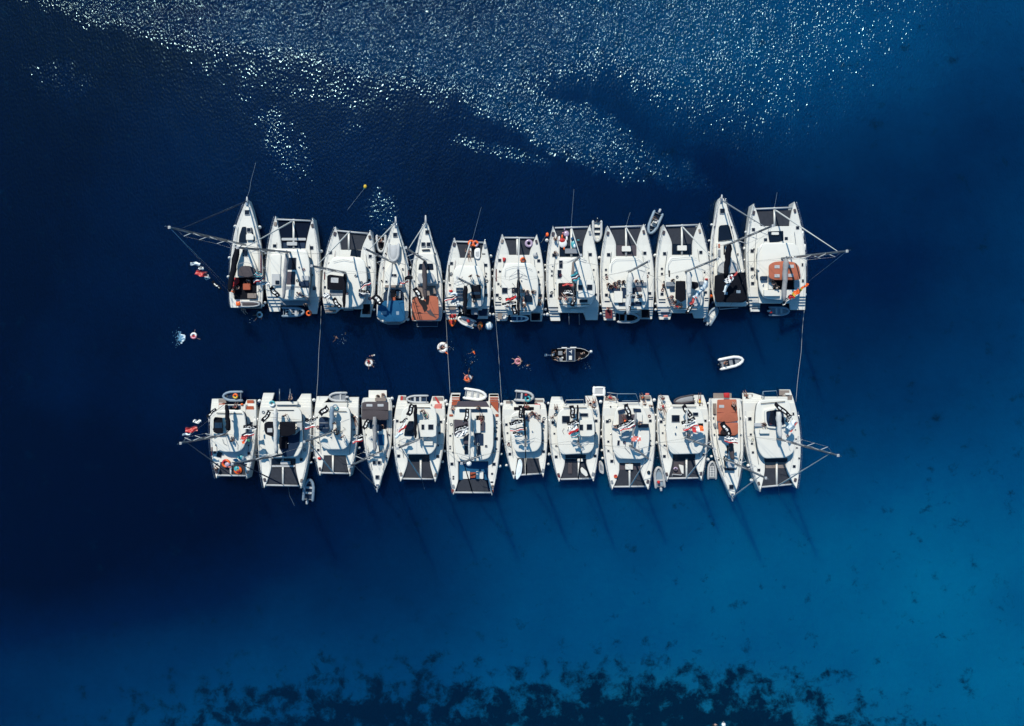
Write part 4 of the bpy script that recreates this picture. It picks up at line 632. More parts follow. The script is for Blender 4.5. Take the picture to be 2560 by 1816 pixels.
Y.ring('lounge_coaming', [(915, 410), (1050, 385), (1160, 395), (1185, 600), (1050, 630), (945, 620), (920, 540)], 22, 3.0, 3.4, 'W'); Y.line('traveller', [(870, 332, 3.2), (1160, 306, 3.2)], .045, 'K')
Y.line('stern_arch', [(878, 270, 2.0), (895, 188, 2.4), (1055, 178, 2.4), (1068, 235, 2.0)], .05, 't'); Y.line('handrail', [(895, 188, 2.4), (915, 265, 2.0)], .035, 't')
Y.rig((1062, 750), (1790, 950), (1078, 1310, 1.8), ((690, 720), (1318, 720)), (1075, 430, 1095, 740, 72, 'F', 4.6), None, spr=(.3, .52, .74))
# ================================================================ what lies between, on and behind the yachts
NM = {'T1': 'leftmost sloop of the upper row', 'T2': 'open-net catamaran', 'T3': 'black-bimini catamaran', 'T4': 'blue-bimini sloop', 'T5': 'orange-bimini sloop', 'T6': 'kayak catamaran', 'T7': 'lilac-ring catamaran', 'T8': 'flamingo-float catamaran',
      'T9': 'crowded-flybridge catamaran', 'T10': 'white-mainsail catamaran', 'T11': 'black-canopy sloop', 'T12': 'orange-hood catamaran', 'B1': 'leftmost catamaran of the lower row', 'B2': 'black-canopy catamaran', 'B3': 'blue-bimini catamaran', 'B4': 'taupe-canopy sloop',
      'B5': 'red-towel catamaran', 'B6': 'longest catamaran', 'B7': 'paddleboard catamaran', 'B8': 'bare-arch catamaran', 'B9': 'salmon-flag catamaran', 'B10': 'covered-dinghy catamaran', 'B11': 'terracotta-canopy sloop', 'B12': 'sunken-lounge catamaran'}
# ---- fenders
def fender(c, x, y, r, label, k='o', long=False):
    mb = MB(); o = Q(c, x, y, .75)
    if long: mb.tube([(0, -.45, 0), (0, -.38, 0), (0, .38, 0), (0, .45, 0)], [.06, r, r, .06], k, 8)
    else: mb.rings([[(a*math.cos(6.2832*j/8), a*math.sin(6.2832*j/8), z) for j in range(8)] for a, z in ((.02, -r), (r*.7, -r*.75), (r, -.05), (r*.93, r*.4), (r*.5, r*.9), (.07, r*1.15), (.05, r*1.4))], k, True)
    ob = mb.build('fender', None); ob.location = o; tag(ob, label, 'fender', 'fenders hanging between the yachts'); return ob
TO = ['T%d' % i for i in range(1, 13)]; BO = ['B%d' % i for i in range(1, 13)]
GAPS = {('a', 'T1', 'T2'): [(1080, 400), (1128, 750), (1018, 1005) and (1120, 860), (1120, 1010), (1118, 1280), (1140, 1250)], ('a', 'T2', 'T3'): [(1770, 670), (1772, 870), (1768, 1020), (1755, 1125), (1755, 1258)],
 ('b', 'T3', 'T4'): [(735, 1030), (728, 940), (700, 1328)], ('b', 'T4', 'T5'): [(1105, 860), (1102, 945), (1100, 1240), (1080, 1437)], ('b', 'T5', 'T6'): [(1470, 905), (1488, 1010), (1490, 1350)],
 ('c', 'T6', 'T7'): [(605, 795), (590, 880), (595, 955), (588, 1097), (590, 1205), (590, 1298), (560, 1383), (603, 1383)], ('c', 'T7', 'T8'): [(1205, 548), (1185, 677), (1185, 830), (1187, 885), (1187, 1025), (1190, 1055), (1190, 1130), (1190, 1208), (1190, 1325), (1175, 1385), (1212, 1383)],
 ('c', 'T8', 'T9'): [(1798, 745), (1800, 820), (1808, 985), (1800, 1155), (1808, 1275), (1812, 1375)], ('d', 'T9', 'T10'): [(712, 718), (712, 830), (712, 970), (715, 1115), (718, 1265), (718, 1330)],
 ('d', 'T10', 'T11'): [(1350, 372), (1322, 553), (1312, 690), (1338, 1100), (1365, 1250)], ('d', 'T11', 'T12'): [(1735, 455), (1680, 535), (1722, 640), (1722, 770), (1730, 885), (1740, 1262)],
 ('f', 'B1', 'B2'): [(1045, 300), (1025, 335), (1015, 455), (1005, 520), (1000, 880), (990, 965)], ('f', 'B2', 'B3'): [(1695, 290), (1685, 415), (1680, 485), (1670, 885), (1700, 980), (1660, 1035)],
 ('g', 'B3', 'B4'): [(632, 370), (625, 480), (612, 860)], ('g', 'B4', 'B5'): [(1003, 272), (1018, 368), (1008, 560), (1005, 858)], ('g', 'B5', 'B6'): [(1645, 305), (1665, 345), (1655, 475), (1645, 610), (1632, 897), (1608, 1027)],
 ('h', 'B6', 'B7'): [(785, 340), (783, 560), (783, 750), (797, 825), (778, 935), (842, 1070), (762, 1080)], ('h', 'B7', 'B8'): [(1308, 320), (1342, 328), (1340, 500), (1345, 630), (1345, 750), (1350, 845), (1352, 938), (1342, 1055)],
 ('i', 'B8', 'B9'): [(295, 310), (300, 470), (305, 650), (300, 730), (310, 890), (318, 985)], ('i', 'B9', 'B10'): [(935, 290), (952, 470), (960, 665), (958, 800), (975, 980)],
 ('i', 'B10', 'B11'): [(1580, 330), (1582, 460), (1592, 640), (1610, 820), (1618, 963), (1575, 1000)], ('j', 'B11', 'B12'): [(635, 295), (650, 465), (655, 610), (672, 750), (683, 835), (720, 1072)]}
ORD = ['first', 'second', 'third', 'fourth', 'fifth', 'sixth', 'seventh', 'eighth', 'ninth', 'tenth', 'eleventh']
for (c, A_, B_), L_ in GAPS.items():
    L_ = sorted(L_, key=lambda p: p[1])
    for i, (x, y) in enumerate(L_):
        pos = 'topmost' if i == 0 else 'lowest' if i == len(L_)-1 else ORD[i]+' from the top'
        dark = (i*7+len(L_)) % 5 == 3
        fender(c, x, y, .20 if (i+len(c+A_)) % 3 else .26, '%s fender between %s and %s, %s' % ('dark' if dark else 'white', NM[A_], NM[B_], pos), 'V' if dark else 'o')
for c, x, y, lab in (('a', 805, 390, 'white fender on the outer bow of the leftmost upper sloop'), ('a', 742, 745, 'white fender amidships on the outer side of the leftmost upper sloop'), ('a', 728, 960, 'white fender by the cockpit on the outer side of the leftmost upper sloop'), ('b', 105, 670, 'white fender low on the bow flank of the black-bimini catamaran'),
                     ('c', 572, 725, 'white fender on the right bow of the kayak catamaran'), ('j', 757, 1247, 'white ball fender at the outer bow of the sunken-lounge catamaran, afloat'), ('h', 118, 300, 'white fender off the left stern corner of the longest catamaran'), ('h', 133, 343, 'white fender just ahead of the left stern corner of the longest catamaran'),
                     ('e', 1228, 1250, 'white fender at the outer stern corner of the orange-hood catamaran')): fender(c, x, y, .24, lab)
for c, x, y, lab in (('e', 1202, 565, 'long white fender on the outer bow of the orange-hood catamaran'), ('e', 1226, 715, 'long white fender amidships on the outer side of the orange-hood catamaran'), ('e', 1236, 895, 'long white fender furthest aft on the outer side of the orange-hood catamaran')): fender(c, x, y, .15, lab, long=True)
fender('d', 1340, 1180, .3, 'orange ball fender between the white-mainsail catamaran and black-canopy sloop', 'J')

# ---- dinghies
def dinghy(c, x, y, ln, wd, ang, label, tube='L', floor='G', motor=True, seats=1, grid=False, z=.22, flip=False, cover=None, console=False, mk='L'):
    """centre pixel, length and width in photo pixels, ang = heading of the bow in degrees, 0 = right, 90 = up in the photo"""
    s = (H-z-.2)/F; L_ = ln*s; W_ = wd*s; r = W_*.12; e = empty('dinghy', Q(c, x, y, z), R(ang)); tag(e, label, 'dinghy', 'dinghies and tenders of the yachts')
    def b(mb, n): 
        o = mb.build(n, e)
        if flip: o.scale = (1, 1, -1); o.location = (0, 0, .35)
        return o
    w = W_/2-r; path = [(-L_*.5, w), (-L_*.44, w), (-L_*.1, w), (L_*.15, w*.96), (L_*.33, w*.72), (L_*.44, w*.36), (L_*.48, 0)]
    path = [(px, py, .12+.16*max(0, px/L_)) for px, py in path]; full = path+[(px, -py, pz) for px, py, pz in path[-2::-1]]
    mb = MB(); n = len(full); mb.tube(full, [r*.35]+[r]*(n-2)+[r*.35], tube, 8); b(mb, 'tube')
    mb = MB(); mb.slab([Vector((px*.96, py, 0)) for px, py, pz in full[1:-1]], -.18, .02, floor, .02); b(mb, 'floor')
    if cover:
        mb = MB(); mb.slab([Vector((px*.95, py*.9, 0)) for px, py, pz in full[1:-1]], .05, .2, cover, .1, .12); b(mb, 'cover'); return e
    mb = MB(); mb.box((-L_*.4, 0, .14), (.07, w*2, .34), 'G'); b(mb, 'transom')
    for i in range(seats):
        mb = MB(); mb.box((-L_*.12+i*L_*.24, 0, .16), (L_*.09, w*2.05, .05), mk); b(mb, 'seat')
    if grid:
        mb = MB()
        for i in range(5): mb.box((-L_*.32+i*L_*.13, 0, .05), (.05, w*1.3, .04), 'o')
        mb.box((-L_*.05, w*.35, .06), (L_*.55, .05, .04), 'o'); mb.box((-L_*.05, -w*.35, .06), (L_*.55, .05, .04), 'o'); b(mb, 'floor_grating')
    if console:
        mb = MB(); mb.box((L_*.02, 0, .38), (L_*.12, w*.9, .6), 'W'); mb.box((L_*.05, 0, .72), (.06, w*.8, .2), 'N'); b(mb, 'console')
    mb = MB(); mb.tube([full[4], (L_*.3, 0, .1), full[-5]], .02, 'Q', 4); b(mb, 'grab_line')
    if motor:
        mb = MB(); mb.box((-L_*.47, 0, .1), (.12, .12, .7), 'G'); mb.slab([Vector(p) for p in ((-L_*.60, -.13, 0), (-L_*.46, -.17, 0), (-L_*.42, 0, 0), (-L_*.46, .17, 0), (-L_*.60, .13, 0))], .4, .68, 'L' if mk == 'L' else 'N', .06, .05); b(mb, 'outboard')
    return e
DG = [('a', 1460, 1355, 58, 27, 0, 'blue-grey dinghy slung across the stern of the open-net catamaran', dict(tube='t', floor='V', seats=2, z=1.0, grid=True, motor=False)),
 ('a', 980, 1268, 50, 15, 0, 'covered grey dinghy stowed across the stern of the leftmost upper sloop', dict(tube='L', cover='P', z=1.7)),
 ('b', 782, 585, 44, 28, -90, 'grey dinghy squeezed bow down between the black-bimini catamaran and blue-bimini sloop', dict(tube='L', floor='K', motor=False)),
 ('b', 925, 685, 46, 31, -90, 'pale grey dinghy upturned on the foredeck of the blue-bimini sloop', dict(tube='L', floor='L', motor=False, seats=0, z=1.85, cover='L')),
 ('c', 300, 1465, 46, 23, -202, 'pale dinghy with a red bag, skewed behind the kayak catamaran', dict(tube='o', floor='L')),
 ('c', 895, 1430, 46, 17, 0, 'white dinghy hung level across the stern of the lilac-ring catamaran', dict(tube='o', floor='B', motor=False, seats=3, z=1.0)),
 ('c', 1772, 445, 54, 27, -90, 'pale dinghy wedged bow down between the flamingo-float and crowded-flybridge catamarans', dict(tube='L', floor='W', motor=True, seats=2, mk='N')),
 ('d', 700, 352, 60, 29, -113, 'grey tender with silver outboard and console, loose above the upper row', dict(tube='t', floor='N', console=True, seats=2)),
 ('d', 408, 1420, 56, 30, -2, 'grey tender half hidden under the stern of the crowded-flybridge catamaran', dict(tube='L', floor='K', seats=1, motor=False, z=.8)),
 ('d', 1348, 1400, 48, 24, 58, 'small pale dinghy slanting between the white-mainsail catamaran and black-canopy sloop', dict(tube='t', floor='C', grid=True)),
 ('e', 930, 1437, 52, 25, 0, 'grey-blue dinghy with a red fuel can behind the orange-hood catamaran', dict(tube='t', floor='t', seats=2)),
 ('f', 735, 243, 50, 28, 180, 'blue-grey dinghy carrying an orange ring at the stern of the leftmost lower catamaran', dict(tube='t', floor='V', z=1.0, motor=False)),
 ('f', 1638, 1365, 56, 31, 85, 'loose blue dinghy with outboard, trailing below the lower row', dict(tube='t', floor='V', seats=2, mk='L')),
 ('g', 365, 252, 46, 26, 180, 'grey dinghy on the stern of the lower blue-bimini catamaran', dict(tube='L', floor='G', z=1.0, motor=True)),
 ('g', 1310, 278, 56, 22, 180, 'light grey dinghy lying across the stern of the red-towel catamaran', dict(tube='L', floor='V', z=1.0, motor=False, seats=2)),
 ('h', 465, 225, 58, 30, -8, 'large pale grey tender with slatted seat behind the longest catamaran', dict(tube='o', floor='W', z=1.0, seats=2, grid=True, motor=False)),
 ('h', 1050, 243, 48, 29, -5, 'pale dinghy loaded with orange vests and a teal ring behind the paddleboard catamaran', dict(tube='L', floor='V', z=1.0, seats=1, motor=False)),
 ('i', 992, 1215, 54, 29, 96, 'pale dinghy with a red fuel can and outboard, wedged between two lower bows', dict(tube='L', floor='t', seats=1)),
 ('i', 1290, 285, 54, 20, 190, 'grey-covered dinghy on the stern of the covered-dinghy catamaran', dict(tube='P', floor='P', cover='X', z=1.0)),
 ('i', 1622, 1130, 46, 25, 90, 'small pale dinghy with a grating floor beside the terracotta-canopy sloop', dict(tube='L', floor='G', grid=True, seats=0, motor=False)),
 ('s', 725, 378, 62, 31, 12, 'white dinghy with a driver in orange, motoring at the right of the channel', dict(tube='o', floor='G', seats=2, mk='N'))]
for c, x, y, ln, wd, ang, lab, kw in DG: dinghy(c, x, y, ln, wd, ang, lab, **kw)

# ---- the dark workboat in the channel
e = empty('motor_boat', Q('t', 1200, 680, .1)); tag(e, 'dark open motor boat with a navy T-top, drifting in the channel between the rows', 'motor boat')
o_ = e.location.copy()
def tq(x, y, z): return Q('t', x, y, z)
mb = MB(); top = [(545, 480), (760, 462), (1100, 450), (1430, 440), (1600, 455), (1740, 490), (1880, 570), (1905, 620), (1860, 690), (1740, 790), (1600, 830), (1400, 885), (1050, 910), (760, 900), (580, 870), (530, 680)]
cxx, cyy = 1200, 680
def rg_(f, z): return [tq(cxx+(x-cxx)*f, cyy+(y-cyy)*f, z) for x, y in top]
mb.rings([rg_(.8, -.4), rg_(.93, .2), rg_(1, .75), rg_(.95, .77), rg_(.93, .25)], 'K', False); mb.build('hull', e, o_)
mb = MB(); mb.tube([tq(x, y, .8) for x, y in top[1:-2]], .045, 'L', 6); mb.build('gunwale', e, o_)
mb = MB(); mb.slab([tq(x, y, 2.1) for x, y in rnd([(1085, 470), (1395, 470), (1395, 905), (1085, 905)], 25)], 2.02, 2.1, 'V', .04, .05); tt = mb.build('t_top', e, o_)
mb = MB(); mb.tube([tq(x, y, 2.12) for x, y in ((1085, 465), (1395, 465), (1395, 905), (1085, 905), (1085, 465))], .035, 'L', 6)
for x, y in ((1090, 480), (1390, 480), (1390, 890), (1090, 890)): mb.tube([tq(x, y, .7), tq(x, y, 2.05)], .035, 'S', 6)
mb.build('frame', tt, o_)
mb = MB(); mb.slab([tq(x, y, 2.3) for x, y in rect(1235, 790, 110, 150)], 2.12, 2.3, 'W', .05); mb.build('life_raft', tt, o_)
mb = MB(); mb.tube([tq(1180, 570, 2.2), tq(1225, 560, 2.25), tq(1262, 620, 2.2)], [.03, .08, .03], 'o', 6); mb.tube([tq(1272, 510, 2.2), tq(1272, 660, 2.2)], .04, 'o', 5); mb.build('antenna', tt, o_)
for (x, y, w, h, k, n) in ((870, 620, 150, 150, 'G', 'engine_hatch'), (855, 840, 190, 120, 'G', 'seat'), (945, 785, 60, 55, 'o', 'cool_box'), (775, 840, 70, 130, 'L', 'seat'), (1010, 430, 190, 40, 'o', 'fender_roll'), (1330, 420, 220, 40, 'o', 'fender_roll'), (630, 660, 60, 90, 't', 'console')):
    mb = MB(); mb.slab([tq(*p, .6) for p in rect(x, y, w, h)], .3, .75 if n != 'fender_roll' else .95, k, .05); mb.build(n, e, o_)
mb = MB(); mb.box(tq(450, 690, .5), (.9, .1, .12), 'S'); mb.box(tq(345, 690, .45), (.3, .34, .5), 'L'); mb.box(tq(570, 685, .6), (.3, .3, .3), 'L'); mb.build('outboard', e, o_)
fender('t', 1970, 570, .24, 'grey ball fender at the bow of the dark motor boat'); 

# ---- rings, inflatables, boards
def ring(c, x, y, z, R1, r, ks, label, cat='swim ring'):
    mb = MB(); mb.torus((0, 0, 0), R1, r, ks[0], 20, 8, ks); o = mb.build('swim_ring', None); o.location = Q(c, x, y, z); tag(o, label, cat, 'swim rings and inflatables'); return o
ring('a', 1080, 1385, .08, .34, .13, ['o', 'G', 'o'], 'white and grey ring around the swimmer at the stern of the leftmost upper sloop')
ring('a', 1635, 1370, 1.4, .3, .12, ['J'], 'orange ring at the stern of the open-net catamaran')
ring('c', 352, 580, 2.0, .34, .14, ['J'], 'plain orange ring standing on the bow beam of the kayak catamaran')
ring('c', 400, 585, 2.0, .32, .15, ['J', 's', 'J', 'c'], 'orange and pink ring lying on the bow beam of the kayak catamaran')
ring('c', 1003, 583, 1.75, .40, .19, ['c'], 'lilac ring float on the foredeck net of the lilac-ring catamaran')
ring('c', 936, 768, 1.95, .27, .13, ['J', 'r'], 'orange ring on the foredeck step of the lilac-ring catamaran')
ring('c', 722, 1405, .85, .27, .12, ['o'], 'white ring on the stern step of the lilac-ring catamaran')
ring('f', 757, 242, 1.45, .26, .13, ['J', 'Y'], 'bright orange ring inside the stern dinghy of the leftmost lower catamaran')
ring('f', 645, 1045, 1.95, .45, .16, ['J', 'R', 'J', 's'], 'big orange and red ring on the foredeck of the leftmost lower catamaran')
ring('f', 1195, 332, 1.9, .32, .12, ['U', 'f'], 'teal ring on the stern of the black-canopy catamaran')
ring('g', 325, 372, 3.3, .30, .09, ['t', 'U'], 'teal ring on the roof edge of the lower blue-bimini catamaran')
ring('h', 1095, 275, 1.5, .32, .12, ['U'], 'teal ring inside the dinghy behind the paddleboard catamaran')
ring('i', 473, 1200, 1.95, .17, .09, ['R', 'J'], 'small red ring on the bow of the salmon-flag catamaran')
ring('i', 868, 1152, 1.95, .16, .08, ['K'], 'black ring on the right bow of the salmon-flag catamaran')
ring('i', 1190, 1115, 1.9, .22, .1, ['c', 'q'], 'dusty pink ring on the foredeck mat of the covered-dinghy catamaran')
ring('w', 460, 218, .08, .34, .15, ['o', 'k'], 'white ring of the kicking swimmer far left in the channel')
ring('v', 840, 880, .1, .40, .17, ['o'], 'round white float under a person in red, left part of the channel')
ring('u', 355, 530, .12, .55, .24, ['o'], 'large white float by the orange paddle in the channel')
ring('u', 840, 1120, .08, .40, .17, ['o', 's', 'J', 's'], 'orange and white ring at the bottom of the channel')
ring('u', 1790, 793, .08, .33, .15, ['k'], 'pink ring with a swimmer whose legs trail behind')
def blobthing(name, label, cat, c, parts, z):      # inflatable built of rounded bodies, first one is the root part
    e = empty(name, Q(c, parts[0][1], parts[0][2], z)); tag(e, label, cat, 'swim rings and inflatables')
    for n, x, y, rx, ry, rz_, k, dz in parts:
        mb = MB(); mb.ball(Q(c, x, y, z+dz), 1.0, k, 14, 8, (rx, ry, rz_)); mb.build(n, e, e.location)
blobthing('flamingo_float', 'red and white bird-shaped float on the foredeck of the flamingo-float catamaran', 'inflatable', 'c', [('body', 1387, 580, .60, .66, .2, 'o', 0), ('back', 1380, 548, .40, .34, .2, 'R', .1), ('neck', 1378, 505, .13, .30, .16, 'J', .2), ('wing', 1345, 525, .14, .34, .08, 'o', .12), ('wing', 1430, 525, .14, .34, .08, 'o', .12), ('tail', 1400, 640, .10, .22, .1, 'J', .1)], 1.75)
blobthing('lilac_float', 'lilac drop-shaped float on the bow beam of the flamingo-float catamaran', 'inflatable', 'c', [('body', 1425, 475, .40, .46, .22, 'c', 0), ('tip', 1405, 415, .10, .28, .12, 'c', .1), ('fin', 1388, 465, .14, .1, .1, 'k', .1)], 1.8)
blobthing('blue_float', 'teal blue ride-on float on the foredeck of the flamingo-float catamaran', 'inflatable', 'c', [('body', 1510, 590, .42, .62, .22, 'U', 0), ('head', 1492, 530, .2, .24, .24, 'B', .2), ('fin', 1560, 545, .2, .08, .06, 'U', .1), ('saddle', 1520, 610, .2, .3, .16, 'f', .15)], 1.75)
blobthing('rainbow_float', 'round rainbow float on the foredeck net of the leftmost lower catamaran', 'inflatable', 'f', [('body', 787, 1128, .58, .56, .14, 'J', 0), ('ring_band', 775, 1112, .42, .40, .16, 'U', .05), ('centre', 792, 1138, .30, .28, .16, 'R', .1), ('middle', 787, 1128, .14, .14, .16, 'Y', .16)], 1.7)
blobthing('striped_float', 'pink striped pillow float beside the big orange ring on the lower left catamaran', 'inflatable', 'f', [('body', 660, 1058, .36, .30, .12, 'c', 0), ('pillow', 690, 1090, .24, .1, .08, 's', .05)], 2.1)
blobthing('blue_inflatable', 'crumpled light blue inflatable on the foredeck of the leftmost lower catamaran', 'inflatable', 'f', [('body', 822, 972, .46, .36, .2, 'U', 0), ('side', 760, 1005, .36, .2, .12, 'B', .05), ('fold', 850, 985, .2, .32, .14, 't', .1)], 2.0)
blobthing('clear_ball', 'big silvery white ball float behind the kayak catamaran', 'inflatable', 'c', [('body', 553, 1512, .56, .60, .5, 'f', 0), ('band', 553, 1512, .14, .61, .52, 't', .01)], .3)
blobthing('splash_toy', 'small beige toy float on the foredeck of the lilac-ring catamaran', 'inflatable', 'c', [('body', 1075, 712, .36, .3, .16, 'L', 0), ('handle', 1090, 695, .1, .18, .14, 'G', .1)], 1.95)
blobthing('marker_buoy', 'yellow buoy floating alone above the upper row', 'buoy', 'p', [('body', 913, 467, .24, .30, .22, 'Y', 0), ('cap', 911, 472, .1, .12, .2, 'g', .1)], .05)
blobthing('marker_buoy', 'orange buoy on a short line beside the flamingo-float catamaran bow', 'buoy', 'c', [('body', 1210, 482, .22, .30, .2, 'J', 0), ('cap', 1200, 500, .1, .1, .16, 'R', .1)], .1)
blobthing('marker_buoy', 'white buoy cut by the bottom edge of the photo', 'buoy', 'p', [('body', 1809, 1812, .30, .30, .25, 'o', 0), ('cap', 1809, 1806, .1, .1, .2, 'G', .15)], .05)
blobthing('float_raft', 'square white inflatable raft off the stern of the bare-arch catamaran', 'raft', 'i', [('tube', 215, 178, .22, .66, .14, 'o', 0), ('tube', 335, 195, .22, .66, .14, 'o', 0), ('tube', 275, 140, .95, .16, .14, 'o', 0), ('tube', 270, 230, .95, .16, .14, 'o', 0)], .2)
mb = MB(); mb.slab([Q('i', *p, .3) for p in rect(275, 187, 105, 75, 8)], .1, .24, 'L', .05); rr_ = mb.build('deck_panel', bpy.data.objects['float_raft'], bpy.data.objects['float_raft'].location)
def board(name, c, pts, z, ks, label, cat):
    w = [Q(c, *p, z) for p in rnd(pts, 30, 4)]; o = sum(w, Vector())/len(w); mb = MB(); mb.slab(w, z-.1, z, ks[0], .08, .02); e = mb.build(name, None, o); e.location = o; tag(e, label, cat)
    if len(ks) > 1:
        a = Vector((sum(p[0] for p in pts)/len(pts), sum(p[1] for p in pts)/len(pts))); m2 = MB(); m2.slab([Q(c, a.x+(p[0]-a.x)*.55, a.y+(p[1]-a.y)*.45, z+.03) for p in pts], z, z+.05, ks[1], .03); m2.build('deck_pad' if cat != 'kayak' else 'seat', e, o)
    return e
board('paddleboard', 'h', [(985, 1000), (1015, 992), (1035, 1050), (1020, 1180), (970, 1248), (952, 1230), (958, 1120)], 1.95, ['f', 'o'], 'pale blue and white paddleboard on the foredeck net, with a dark fin strap', 'paddleboard')
board('kayak', 'c', [(80, 1440), (120, 1425), (185, 1440), (180, 1480), (140, 1528), (115, 1510)], .5, ['J', 'R'], 'bright orange kayak nosing out of the left stern of the kayak catamaran', 'kayak')
board('kayak', 'c', [(425, 1480), (460, 1455), (485, 1490), (478, 1530), (448, 1562), (420, 1525)], .4, ['J', 'Y'], 'orange and yellow kayak between the pale dinghy and the silvery ball float', 'kayak')
board('kayak', 'i', [(272, 1020), (300, 1010), (330, 1060), (335, 1180), (305, 1170), (275, 1150)], .6, ['L', 'G'], 'pale grey kayak jammed between bare-arch and salmon-flag catamarans', 'kayak')
board('paddleboard', 'c', [(388, 640), (455, 628), (452, 750), (425, 765), (385, 745)], 1.95, ['o', 'L'], 'white inflatable mat on the foredeck of the kayak catamaran', 'inflatable mat')
board('paddle', 'u', [(385, 600), (400, 598), (460, 640), (462, 668), (430, 650)], .3, ['J'], 'orange paddle blade afloat beside the large white float', 'paddle')
for c, pts, k, lab in (('a', [(750, 1120), (800, 1110), (790, 1150)], 'J', 'orange bag by the cockpit of the leftmost upper sloop'), ('a', [(775, 975), (835, 965), (850, 1020), (800, 1060), (765, 1030)], 'R', 'bright red towel heap on the cockpit side of the leftmost upper sloop'), ('a', [(760, 1060), (800, 1050), (790, 1100), (762, 1095)], 'R', 'red bag behind the red towel heap on the leftmost upper sloop'), ('a', [(810, 1240), (858, 1236), (862, 1285), (815, 1290)], 'J', 'orange bag on the stern of the leftmost upper sloop'), ('c', [(100, 1110), (140, 1105), (145, 1135), (110, 1145)], 'R', 'red bag on the side deck of the kayak catamaran'),
                        ('c', [(105, 1380), (185, 1378), (180, 1420), (110, 1425)], 'R', 'red life vest heap on the left stern of the kayak catamaran'), ('c', [(300, 1440), (335, 1438), (338, 1475), (305, 1478)], 'R', 'red bag in the skewed dinghy behind the kayak catamaran'), ('c', [(705, 740), (745, 745), (735, 785), (710, 790)], 'R', 'red bag on the left foredeck of the lilac-ring catamaran'),
                        ('e', [(830, 1432), (858, 1430), (860, 1460), (832, 1462)], 'R', 'red fuel can in the dinghy behind the orange-hood catamaran'), ('h', [(1015, 200), (1045, 195), (1070, 240), (1030, 270)], 'J', 'orange life vest in the dinghy behind the paddleboard catamaran'), ('h', [(1060, 215), (1090, 212), (1092, 240), (1062, 242)], 'R', 'red life vest beside the orange one behind the paddleboard catamaran'),
                        ('i', [(970, 1252), (1002, 1252), (1002, 1290), (972, 1288)], 'R', 'red fuel can in the dinghy wedged between two lower bows'), ('i', [(828, 208), (875, 208), (875, 236), (828, 236)], 's', 'salmon towel on the right stern of the salmon-flag catamaran'), ('f', [(820, 330), (850, 330), (850, 355), (820, 355)], 'J', 'orange bag on the stern of the leftmost lower catamaran'),
                        ('j', [(425, 205), (495, 203), (495, 265), (430, 262)], 'R', 'red towels on the stern platform of the terracotta-canopy sloop'), ('d', [(805, 1395), (855, 1390), (858, 1415), (808, 1415)], 's', 'salmon towel on the left stern step of the white-mainsail catamaran'), ('g', [(110, 975), (160, 970), (160, 1000), (120, 1002)], 'R', 'red bag on the left bow of the lower blue-bimini catamaran'),
                        ('c', [(650, 1290), (690, 1300), (700, 1340), (660, 1345)], 'R', 'red towel on the stern step of the lilac-ring catamaran'), ('c', [(640, 1340), (700, 1345), (700, 1372), (650, 1372)], 'U', 'teal towel on the stern step of the lilac-ring catamaran'), ('d', [(1278, 975), (1310, 978), (1308, 995), (1275, 998)], 'R', 'red jacket on the right rail of the white-mainsail catamaran')):
    z = 1.8 if 'dinghy' not in lab else .8
    if 'stern' in lab and 'step' in lab: z = 1.0
    w = [Q(c, *p, z) for p in rnd(pts, 8, 2)]; o = sum(w, Vector())/len(w); mb = MB(); mb.slab(w, z-.1, z+.12, k, .08, .06)
    ob = mb.build('towel' if 'towel' in lab else 'jacket' if 'jacket' in lab else 'life_vest' if 'vest' in lab else 'fuel_can' if 'can' in lab.split() else 'bag', None, o); ob.location = o; tag(ob, lab, ob.name.split('.')[0].replace('_', ' '))
# ---- ropes
def rope(c, pts, rad, label, k='L'):
    w = [Q(c, *p) for p in pts]; w2 = []
    for a, b2 in zip(w, w[1:]):
        for i in range(8): t = i/8; q_ = a.lerp(b2, t); q_.z -= .25*math.sin(math.pi*t)*min(1, q_.z*.8); w2.append(q_)
    w2.append(w[-1]); mb = MB(); mb.tube([p-w[0] for p in w2], rad, k, 5); o = mb.build('mooring_rope', None); o.location = w[0]; tag(o, label, 'rope', 'mooring lines')
rope('p', [(803, 765, 1.3), (797, 880, .6), (791, 995, 1.3)], .022, 'pale rope across the channel, leftmost of the four between the rows')
rope('p', [(1114, 782, 1.3), (1119, 880, .6), (1125, 985, 1.3)], .022, 'pale rope across the channel beside the large white float')
rope('p', [(1238, 785, 1.3), (1246, 880, .6), (1254, 1005, 1.3)], .022, 'pale rope across the channel left of the pink ring')
rope('p', [(2012, 765, 1.3), (2003, 880, .6), (1990, 1005, 1.3)], .022, 'pale rope across the channel, rightmost of the four between the rows')
